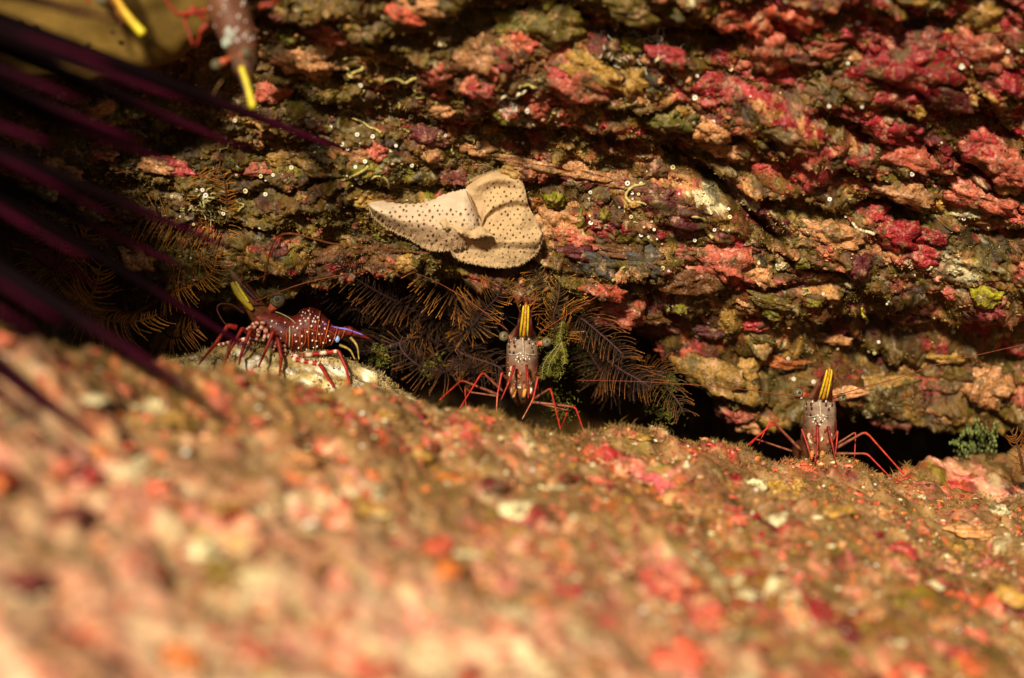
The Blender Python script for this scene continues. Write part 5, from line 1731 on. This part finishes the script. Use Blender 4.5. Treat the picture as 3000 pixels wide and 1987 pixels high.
def side_shrimp():
    """the shrimp on the left, seen from its side, head to the left"""
    z = lambda x, y, d=0.0: (500 + x * 0.2998, 750 + y * 0.2998, d)
    y0 = 0.15
    root = empty('shrimp', P(*z(1150, 1180, y0)), 'red shrimp with white spots seen from the side on the pale stone', 'shrimp', 'shrimps at the crevice')
    rows = [(800, 590, 45, 0.10), (880, 630, 95, 0.20), (980, 690, 165, 0.30), (1100, 750, 196, 0.37), (1215, 772, 188, 0.36), (1300, 732, 212, 0.37), (1390, 712, 200, 0.36), (1470, 742, 165, 0.31),
            (1555, 782, 112, 0.24), (1640, 770, 72, 0.17), (1730, 738, 52, 0.12), (1850, 772, 26, 0.08), (1950, 812, 6, 0.03)]
    c = np.array([tuple(P(*z(a, b, y0 + 0.25 * (i / 12.0)))) for i, (a, b, _, _) in enumerate(rows)])
    m = 76
    t0, t1 = np.linspace(0, 1, len(rows)), np.linspace(0, 1, m)
    C = catmull(c, m)
    hh = catmull([(r[2], 0, 0) for r in rows], m)[:, 0] * 0.2998 / PXC
    dd = catmull([(r[3], 0, 0) for r in rows], m)[:, 0]
    # overlapping plates of the tail
    seg = np.where((t1 > 0.36) & (t1 < 0.85), 0.018 * ((t1 * 14) % 1.0), 0)
    hh, dd = hh + seg, dd + seg
    b = MB()
    tilt = np.interp(t1, [0, 0.3, 0.45, 0.7, 1], [-0.35, -0.1, 0.0, 0.35, 0.3])
    U = np.stack([np.sin(tilt), 0 * tilt, np.cos(tilt)], -1)
    cols = np.array([lin(128, 58, 32) if f < 0.10 else lin(98, 28, 16) if f < 0.85 else lin(112, 24, 16) for f in t1])
    for _ in range(4):
        cols[1:-1] = 0.5 * cols[1:-1] + 0.25 * (cols[2:] + cols[:-2])
    b.loft(C, U * hh[:, None], np.outer(dd, [0, -1.0, 0]), cols, 26)
    v_ = b.V[0]
    b.C[0] = b.C[0] * (1 + 0.7 * fbm(v_[:, 0] * 5, v_[:, 2] * 5, v_[:, 1] * 5, 3))[:, None].clip(0.35, 2.0)
    under(b.build('body', M['shrimp']), root)

    def skin(x, y, lift=0.010):
        p = np.array(tuple(P(*z(x, y, y0))))
        i = int(np.argmin((C[:, 0] - p[0]) ** 2 + 0.15 * (C[:, 2] - p[2]) ** 2))
        r = np.clip((p[2] - C[i, 2]) / max(hh[i], 1e-6), -0.98, 0.98)
        yy = C[i, 1] - dd[i] * math.sqrt(1 - r * r)
        return np.array([p[0] * (D + yy) / (D + y0), yy - lift, p[2] * (D + yy) / (D + y0)])

    wh = [(1032, 662), (1118, 652), (1082, 742), (1200, 692), (1238, 706), (1218, 772), (1284, 784), (1228, 836), (1282, 856), (1078, 806), (1336, 742), (1386, 758), (1376, 686), (1452, 688), (1318, 634), (1390, 640), (1414, 644), (1344, 610), (1362, 574), (1414, 588),
          (1292, 550), (1346, 536), (1386, 552), (1264, 634), (1272, 664), (1488, 646), (1450, 630), (1282, 582), (1316, 560), (1452, 762), (1480, 764), (1538, 784), (1556, 826), (1492, 850), (1386, 826), (1424, 830), (1330, 916), (1396, 896), (1430, 884), (1506, 712), (1440, 600),
          (980, 690), (990, 636), (1160, 930), (1250, 900), (1302, 610), (1400, 612)]
    spots('white_spots', root, [skin(*p) for p in wh], 0.0165, lin(220, 212, 200))
    spots('blue_spot', root, [skin(1622, 806), skin(1630, 815)], 0.042, lin(150, 176, 226))
    for tt in (0.39, 0.47, 0.55, 0.63, 0.71, 0.79, 0.86):
        i_ = int(tt * (m - 1))
        an = np.linspace(0.12, math.pi - 0.12, 26)
        arc = C[i_][None] + np.cos(an)[:, None] * U[i_] * (hh[i_] + 0.006) + np.sin(an)[:, None] * np.array([0, -1.0, 0]) * (dd[i_] + 0.006)
        arc[:, 0] += 0.05 * np.sin(an)
        pe = MB()
        pe.tube(arc, 0.009, lin(176, 84, 40) if int(tt * 100) % 2 else lin(70, 14, 10), 5)
        under(pe.build('plate_edge', M['leg']), root)
    # pale bar, orange lines and the blue stripe of the tail
    def line(pts, r, col, name):
        s = MB()
        c_ = catmull([tuple(skin(*p)) for p in pts], 22)
        s.tube(c_, np.linspace(r, r * 0.7, 22), col, 5)
        o = under(s.build(name, M['shell']), root)
    line([(1164, 690), (1166, 760), (1162, 830), (1160, 888)], 0.013, lin(190, 196, 130), 'pale_bar')
    for pts in ([(1256, 750), (1262, 800), (1256, 850)], [(1130, 730), (1134, 800), (1128, 860)], [(1350, 710), (1400, 730), (1440, 740), (1470, 780)], [(1310, 720), (1322, 790), (1310, 850), (1280, 890)], [(1400, 790), (1410, 840), (1400, 890)],
                [(1500, 720), (1560, 740), (1600, 770)], [(1340, 760), (1350, 820), (1342, 880)], [(1460, 790), (1470, 830), (1462, 866)], [(1040, 760), (1050, 820), (1046, 870)], [(1520, 800), (1524, 830), (1516, 856)], [(1190, 760), (1194, 820), (1188, 880)]):
        line(pts, 0.009, lin(190, 84, 18), 'orange_line')
    line([(1500, 664), (1560, 690), (1640, 704), (1720, 716), (1790, 740), (1880, 772)], 0.022, lin(128, 120, 226), 'blue_stripe')
    line([(940, 520), (1000, 540), (1060, 556), (1120, 584), (1180, 620), (1220, 660)], 0.010, lin(170, 176, 120), 'back_line')
    # beak with its yellow edge, and brown blades
    be = MB()
    cb = catmull([tuple(P(*z(*p))) for p in [(556, 110, -0.1), (620, 200, -0.1), (700, 320, -0.05), (790, 450, 0.0), (880, 580, 0.1), (960, 660, 0.2)]], 30)
    wb = np.interp(np.linspace(0, 1, 30), [0, 0.2, 0.5, 0.8, 1], [0.02, 0.12, 0.24, 0.30, 0.28])
    n_ = np.array([0.80, 0, 0.60])
    be.loft(cb, np.outer(wb * 0.72, n_), np.outer(wb * 0.35, [0, -1, 0]), np.linspace(lin(92, 62, 20), lin(104, 50, 26), 30), 12)
    under(be.build('beak', M['shrimp']), root)
    def strip(pts, r, col, name, y=-0.3, mat='shell'):
        s = MB()
        c_ = catmull([tuple(P(*z(a, b_, y))) for a, b_ in pts], 24)
        k_ = np.linspace(0, 1, 24)
        s.tube(c_, r * np.sin(np.clip(0.12 + 0.8 * k_, 0, 1) * math.pi) ** 0.6, col, 7, flat=0.5, up=(0, 1, 0))
        under(s.build(name, M[mat]), root)
    strip([(600, 255), (640, 325), (690, 395), (750, 465), (800, 530)], 0.085, lin(170, 140, 14), 'yellow_wedge', -0.10)
    strip([(634, 250), (676, 322), (716, 384), (764, 450)], 0.034, YEL, 'yellow_stripe', -0.16)
    strip([(630, 195), (690, 270), (760, 350), (850, 440)], 0.060, MAROON, 'maroon_stripe', -0.10, 'shrimp')
    stalk_eye(root, *z(1045, 430)[:2], y0 - 0.25, 23, z(960, 560, y0))
    # mouthparts cluttered under the head
    mp = [((850, 640), (790, 720)), ((900, 650), (850, 760)), ((930, 700), (900, 830)), ((860, 720), (830, 830)), ((960, 760), (960, 880)), ((1020, 800), (1010, 900)), ((1060, 860), (1060, 960)), ((1100, 880), (1110, 980)), ((820, 660), (740, 720)), ((980, 820), (1000, 930))]
    for i, (a, c_) in enumerate(mp):
        s = MB()
        p0, p1 = np.array(tuple(P(*z(*a, -0.15)))), np.array(tuple(P(*z(*c_, -0.25))))
        w = np.linspace(0, 1, 10)[:, None]
        k_ = (np.floor(w * 5 + i) % 2)
        s.tube(p0 * (1 - w) + p1 * w + np.array([0.02, 0, 0.0]) * np.sin(w * 3), np.linspace(0.055, 0.03, 10), lin(140, 34, 24) * (1 - k_) + lin(206, 170, 140) * k_, 7)
        under(s.build('mouth_leg', M['leg']), root)
    def bands(n, alt=True):
        w = np.linspace(0, 1, n)
        return w
    def leg(pts, r, band=0, name='leg'):
        w = [np.array(tuple(P(*z(*p)))) for p in pts]
        path, col, rad = [], [], []
        n = len(w)
        for i in range(n - 1):
            m_ = 16
            for k_ in range(m_ + (i == n - 2)):
                t = k_ / m_
                path.append(w[i] * (1 - t) + w[i + 1] * t)
                rad.append(r * (1.2 - 0.8 * (i + t) / (n - 1)))
                white = i < band and (math.sin(t * 20 + i) > 0.55)
                col.append(lin(222, 196, 168) if white else (lin(150, 26, 20) if i < band else RED * 0.85))
        path = np.array(path)
        path[1:-1] = 0.5 * path[1:-1] + 0.25 * (path[2:] + path[:-2])
        s = MB()
        s.tube(path, rad, np.array(col), 7)
        under(s.build(name, M['leg']), root)
    leg([(640, 700, -0.1), (560, 680, -0.2), (430, 870, -0.4), (276, 1055, -0.9)], 0.05)
    leg([(800, 780, 0.0), (700, 708, -0.3), (580, 920, -0.5), (508, 1085, -0.9)], 0.045)
    leg([(850, 800, 0.0), (782, 715, -0.3), (690, 960, -0.5), (668, 1060, -0.8)], 0.045)
    leg([(1000, 880, 0.0), (1002, 738, -0.35), (930, 920, -0.45), (858, 1085, -0.8)], 0.045)
    leg([(1060, 880, 0.0), (1048, 816, -0.35), (1082, 1000, -0.45), (1064, 1170, -0.8)], 0.05)
    leg([(1150, 940, 0.0), (1200, 985, -0.1), (1640, 930, -0.1), (1716, 1100, -0.2), (1762, 1300, -0.5)], 0.05, 2)
    leg([(1150, 960, 0.0), (1200, 1010, -0.15), (1460, 1060, -0.2), (1592, 1280, -0.6)], 0.065, 2)
    for (a, c_) in (((560, 850), (420, 880)), ((660, 900), (600, 1000)), ((760, 900), (700, 1020)), ((640, 880), (560, 930))):
        leg([(820, 800, 0.2), (*a, 0.2), (*c_, 0.1)], 0.05, 2)
    feeler(root, [z(780, 462, -0.2), z(1000, 375, -0.3), z(1300, 268, -0.3), z(1600, 200, -0.2), z(1900, 150, -0.1)], 0.016)
    feeler(root, [z(690, 260, -0.2), z(700, 60, -0.25), z(720, -120, -0.3), z(740, -260, -0.3)], 0.013)
    feeler(root, [z(740, 260, -0.2), z(900, 200, -0.3), z(1040, 120, -0.4), z(1030, 40, -0.4)], 0.010)
    feeler(root, [z(720, 560, 0.0), z(600, 480, -0.1), z(490, 470, -0.2), z(455, 520, -0.2), z(500, 620, -0.2), z(560, 690, -0.2)], 0.024, lin(72, 36, 20), 'claw_leg')
    feeler(root, [(770, 830, -0.2), (820, 690, -0.9), (980, 715, -1.0), (1120, 730, -1.0), (1260, 742, -1.0)], 0.022, lin(120, 60, 14))
    for p in ([(1650, 870, 0.1), (1750, 920, 0.1), (1800, 1010, 0.0)], [(1760, 800, 0.2), (1820, 880, 0.1), (1840, 1010, 0.0)]):
        feeler(root, [z(*q) for q in p], 0.03, lin(150, 122, 60), 'tail_blade')


side_shrimp()


def hanging_shrimp():
    """upside down at the top, head pointing down, a little nearer than the plane in focus"""
    y0 = -4.4
    root = empty('shrimp', P(690, 60, y0), 'pinkish spotted shrimp hanging head down at the top of the rock', 'shrimp', 'shrimps hanging at the top')
    rows = [(640, -150, 40, 0.2), (652, -60, 56, 0.3), (668, 20, 62, 0.36), (690, 90, 58, 0.34), (708, 145, 48, 0.28), (716, 190, 34, 0.2), (722, 230, 20, 0.12), (732, 280, 12, 0.07), (741, 322, 4, 0.03)]
    C = catmull([tuple(P(a, b, y0)) for a, b, _, _ in rows], 60)
    s = (D + y0) / D / PXC
    t0, t1 = np.linspace(0, 1, len(rows)), np.linspace(0, 1, 60)
    w, d = np.interp(t1, t0, [r[2] * s for r in rows]), np.interp(t1, t0, [r[3] for r in rows])
    b = MB()
    cols = np.array([lin(118, 74, 54) if f < 0.55 else lin(128, 94, 74) if f < 0.7 else lin(116, 72, 28) for f in t1])
    b.loft(C, np.outer(w, [0.97, 0, 0.2]), np.outer(d, [0, -1, 0]), cols, 20)
    under(b.build('body', M['clear']), root)

    def skin(px, py):
        p = np.array(tuple(P(px, py, y0)))
        i = int(np.argmin(np.abs(C[:, 2] - p[2])))
        x = np.clip((p[0] - C[i, 0]) / max(w[i], 1e-6), -0.97, 0.97)
        yy = C[i, 1] - d[i] * math.sqrt(1 - x * x)
        return np.array([p[0], yy - 0.01, p[2]])
    sp = [(rng.uniform(610, 770), rng.uniform(-40, 140)) for _ in range(70)]
    sp = [(a, c_) for a, c_ in sp if abs(a - np.interp(c_, [-60, 20, 90, 145], [652, 668, 690, 708])) < np.interp(c_, [-60, 20, 90, 145], [50, 56, 52, 40])]
    spots('white_spots', root, [skin(*p) for p in sp], 0.022, lin(176, 160, 152))
    spots('belly_patch', root, [skin(680 + rng.normal(0, 12), 125 + rng.normal(0, 10)) for _ in range(12)], 0.05, lin(150, 156, 140))
    for nm, pts, r, col in (('yellow_stripe', [(706, 196), (720, 235), (732, 280), (742, 316)], 0.058, YEL), ('maroon_stripe', [(698, 205), (712, 245), (726, 285)], 0.03, MAROON)):
        s_ = MB()
        c_ = catmull([tuple(P(a, e_, y0 - 0.25)) for a, e_ in pts], 20)
        s_.tube(c_, np.linspace(r * 0.8, r, 20), col, 7, flat=0.6, up=(0, 1, 0))
        under(s_.build(nm, M['shell']), root)
    for (a, e_) in ((722, 156), (634, 190)):
        stalk_eye(root, a, e_, y0 - 0.3, 13, (690, 165, y0))
    for pts in ([(600, 60, 0), (565, 20, -0.1), (540, 60, -0.1), (566, 132, -0.1)], [(620, 30, 0), (520, 45, -0.2), (480, -6, -0.3)], [(610, 70, 0), (588, 90, 0), (576, 140, 0.1)], [(760, 20, 0), (800, 10, 0), (822, 0, 0.2)]):
        shrimp_leg(root, [(a, e_, y0 + c_) for a, e_, c_ in pts], 0.045, [(lin(130, 46, 24), lin(146, 40, 20))] * 3)
    feeler(root, [(690, 190, y0), (640, 250, y0), (620, 290, y0)], 0.014, lin(120, 84, 40))


hanging_shrimp()


def corner_shrimp():
    """mostly above the frame: a yellow beak and a leg show against the olive sponge"""
    y0 = -4.6
    root = empty('shrimp', P(300, -90, y0), 'shrimp hanging above the corner, only its yellow beak showing', 'shrimp', 'shrimps hanging at the top')
    rows = [(180, -330, 40, 0.2), (210, -230, 60, 0.35), (250, -140, 60, 0.35), (290, -70, 46, 0.28), (326, -16, 30, 0.18), (352, 30, 20, 0.10), (384, 66, 14, 0.07), (424, 108, 6, 0.03)]
    C = catmull([tuple(P(a, b, y0)) for a, b, _, _ in rows], 50)
    s = (D + y0) / D / PXC
    t0, t1 = np.linspace(0, 1, len(rows)), np.linspace(0, 1, 50)
    w, d = np.interp(t1, t0, [r[2] * s for r in rows]), np.interp(t1, t0, [r[3] for r in rows])
    b = MB()
    cols = np.array([lin(160, 96, 70) if f < 0.6 else lin(150, 96, 40) for f in t1])
    b.loft(C, np.outer(w, [0.8, 0, 0.6]), np.outer(d, [0, -1, 0]), cols, 18)
    under(b.build('body', M['clear']), root)
    s_ = MB()
    c_ = catmull([tuple(P(a, e_, y0 - 0.25)) for a, e_ in [(338, -10), (362, 30), (390, 66), (420, 100)]], 20)
    s_.tube(c_, np.linspace(0.05, 0.075, 20), np.linspace(lin(200, 140, 10), YEL, 20), 8, flat=0.6, up=(0, 1, 0))
    under(s_.build('yellow_stripe', M['shell']), root)
    for (a, e_) in ((300, 2), (352, -30)):
        stalk_eye(root, a, e_, y0 - 0.3, 14, (320, -20, y0))
    shrimp_leg(root, [(270, -90, y0), (250, -20, y0 - 0.2), (262, 12, y0 - 0.2)], 0.045, [(lin(130, 46, 24), lin(146, 40, 20))] * 3)
    feeler(root, [(370, 40, y0), (352, 70, y0), (330, 120, y0)], 0.012, lin(120, 84, 40))


corner_shrimp()


# ================================================================ the pale stone under the left shrimp, and algal turf
def pale_stone():
    root = empty('stone', P(900, 1140, 0.4), 'pale beige stone covered with fuzzy turf under the left shrimp', 'stone')
    seg, rings = 110, 60
    b = MB()
    b.ball((0, 0, 0), 1, (1, 1, 1), seg, rings)
    v = b.V[0]
    v = v * (1 + 0.14 * fbm(v[:, 0] * 2.2, v[:, 1] * 2.2, v[:, 2] * 2.2, 4) + 0.035 * fbm(v[:, 0] * 11, v[:, 1] * 11, v[:, 2] * 11, 3))[:, None]
    v = v * np.array([2.7, 1.1, 0.92])
    x = v[:, 0].copy()
    v[:, 2] += -0.16 * x - 0.04 * x ** 2
    v = v + np.array(tuple(P(860, 1150, 0.55)))
    b.V[0] = v
    t = np.clip(0.5 + 1.3 * fbm(v[:, 0] * 2.5, v[:, 1] * 2.5, v[:, 2] * 2.5, 4), 0, 1)[:, None]
    u = smooth(0.25, 0.5, fbm(v[:, 0] * 4 + 8, v[:, 1] * 4, v[:, 2] * 4, 3))[:, None]
    b.C[0] = (lin(150, 122, 70) * (1 - t) + lin(206, 180, 126) * t) * (1 - u) + lin(236, 228, 206) * u
    under(b.build('stone_body', M['floor']), root)
    return root, v


stone_root, STONE = pale_stone()


def strands(name, base, dirs, length, radius, cols, parent=None, bend=0.5, mat='turf', label=None, cat=None):
    """n tapered three-sided blades as one mesh; arrays (n,3)"""
    n = len(base)
    d = dirs / (np.linalg.norm(dirs, axis=1)[:, None] + 1e-9)
    side = np.cross(d, rng.normal(0, 1, (n, 3)))
    side /= np.linalg.norm(side, axis=1)[:, None] + 1e-9
    oth = np.cross(d, side)
    L = length[:, None]
    mid = base + d * L * 0.55 + side * L * 0.10 * bend
    end = base + d * L * 0.95 + side * L * 0.40 * bend + np.array([0, 0, -0.05]) * L
    V = np.zeros((n, 7, 3))
    for k in range(3):
        a = 2 * math.pi * k / 3
        o = side * math.cos(a) + oth * math.sin(a)
        V[:, k] = base + o * radius[:, None]
        V[:, 3 + k] = mid + o * radius[:, None] * 0.75
    V[:, 6] = end
    i = np.arange(n)[:, None] * 7
    Q = np.concatenate([i + np.array([[k, (k + 1) % 3, 3 + (k + 1) % 3, 3 + k]]) for k in range(3)])
    T = np.concatenate([i + np.array([[3 + k, 3 + (k + 1) % 3, 6]]) for k in range(3)])
    C = np.repeat(cols, 7, axis=0)
    me = mesh_from(name, V.reshape(-1, 3), [Q, T], C)
    o = link(name, me, None, M[mat], label, cat, None, 'stuff')
    if parent is not None:
        under(o, parent)
    return o


def floor_turf():
    n = 150000
    y = -17 + 18.5 * rng.random(n) ** 0.62
    x = rng.uniform(-0.42, 0.42, n) * (D + y)
    yc, _ = crest(x)
    near_crest = np.exp(-((y - yc) / 0.5) ** 2)
    m = fbm(x * 0.55 + 60, y * 0.9, octaves=4) + 0.55 * near_crest - 0.08 - 0.25 * smooth(-5, -11, y) + rng.normal(0, 0.10, n)
    ok = (m > 0) & (y < yc + 0.8)
    x, y, near_crest = x[ok], y[ok], near_crest[ok]
    n = len(x)
    z = floor_z(x, y) - 0.01
    L = (0.045 + 0.06 * rng.random(n)) * (1 + 0.5 * near_crest) * (1 + 0.4 * noise3(x * 0.8, y * 0.8 + 5))
    tall = rng.random(n) < 0.012
    L = np.where(tall, L * 2.2, L)
    d = np.stack([rng.normal(0, 0.9, n) + 0.5 * noise3(x * 2, y * 2), rng.normal(-0.15, 0.7, n), np.ones(n)], -1)
    c = lin(166, 128, 76)[None] * (0.5 + 0.8 * rng.random(n))[:, None]
    c = np.where((rng.random(n) < 0.25)[:, None], lin(126, 104, 48)[None] * (0.7 + 0.6 * rng.random(n))[:, None], c)
    strands('turf_algae', np.stack([x, y, z], -1), d, L, 0.007 + 0.006 * rng.random(n), c, bend=1.4, label='short brown algal turf over the boulder and its crest', cat='algae')


floor_turf()


def wall_turf():
    n = 26000
    vis = (WPX > -100) & (WPX < 3100) & (WPY > -80) & (WALL[..., 1] < 3.4)
    idx = np.flatnonzero(vis.ravel())
    pick = rng.choice(idx, n * 3)
    p, nn = WALL.reshape(-1, 3)[pick], WNOR.reshape(-1, 3)[pick]
    m = fbm(p[:, 0] * 0.8 + 33, p[:, 2] * 1.2, octaves=4) + rng.normal(0, 0.1, len(p)) > 0.10
    p, nn = p[m][:n], nn[m][:n]
    n = len(p)
    d = nn * 0.6 + np.stack([rng.normal(0, 0.5, n), rng.normal(-0.3, 0.3, n), rng.normal(0.0, 0.5, n)], -1)
    L = 0.035 + 0.07 * rng.random(n) ** 2
    c = lin(128, 104, 44)[None] * (0.4 + 0.9 * rng.random(n))[:, None]
    pale = rng.random(n) < 0.12
    c = np.where(pale[:, None], lin(206, 190, 120)[None] * (0.6 + 0.5 * rng.random(n))[:, None], c)
    strands('hair_algae', p, d, L, 0.006 + 0.004 * rng.random(n), c, label='fine olive hair algae over the rock face', cat='algae', bend=1.2)


wall_turf()


def stone_turf():
    n = 26000
    k = rng.integers(0, len(STONE), n)
    p = STONE[k] + rng.normal(0, 0.02, (n, 3))
    c0 = STONE.mean(axis=0)
    nn = (p - c0) / np.array([2.7 ** 2, 1.1 ** 2, 0.92 ** 2])
    nn /= np.linalg.norm(nn, axis=1)[:, None]
    m = fbm(p[:, 0] * 2 + 3, p[:, 1] * 2, p[:, 2] * 2, 3) + rng.normal(0, 0.15, n) > -0.05
    p, nn = p[m], nn[m]
    n = len(p)
    d = nn + rng.normal(0, 0.5, (n, 3)) + np.array([0, 0, 0.3])
    c = lin(190, 160, 106)[None] * (0.35 + 0.8 * rng.random(n))[:, None]
    strands('turf', p, d, 0.04 + 0.06 * rng.random(n), 0.006 + 0.005 * rng.random(n), c, stone_root)


stone_turf()


def cave_turf():
    """greenish tufts that catch some light inside the crevice"""
    spots_ = [(1680, 935, 1.6, 0.30), (1700, 1010, 1.8, 0.35), (1630, 1190, 1.6, 0.35), (1560, 1010, 1.6, 0.2), (1950, 1200, 1.8, 0.3), (1265, 1075, 1.8, 0.25), (1110, 1045, 1.5, 0.2), (1720, 1060, 2.0, 0.35), (1960, 1120, 1.6, 0.2)]
    base, dirs, cols = [], [], []
    for px, py, y, r in spots_:
        c = np.array(tuple(P(px, py, y)))
        n = 200
        p = c + rng.normal(0, r * 0.55, (n, 3)) * np.array([1, 0.4, 1])
        base.append(p)
        dirs.append(rng.normal(0, 0.7, (n, 3)) + np.array([0, -0.7, 0.3]))
        cols.append(lin(146, 140, 62)[None] * (0.3 + 0.8 * rng.random(n))[:, None])
    base, dirs, cols = np.vstack(base), np.vstack(dirs), np.vstack(cols)
    n = len(base)
    strands('green_turf', base, dirs, 0.04 + 0.05 * rng.random(n), 0.009 + 0.008 * rng.random(n), cols, bend=1.5, label='greenish turf algae on the rock inside the dark crevice', cat='algae')


cave_turf()
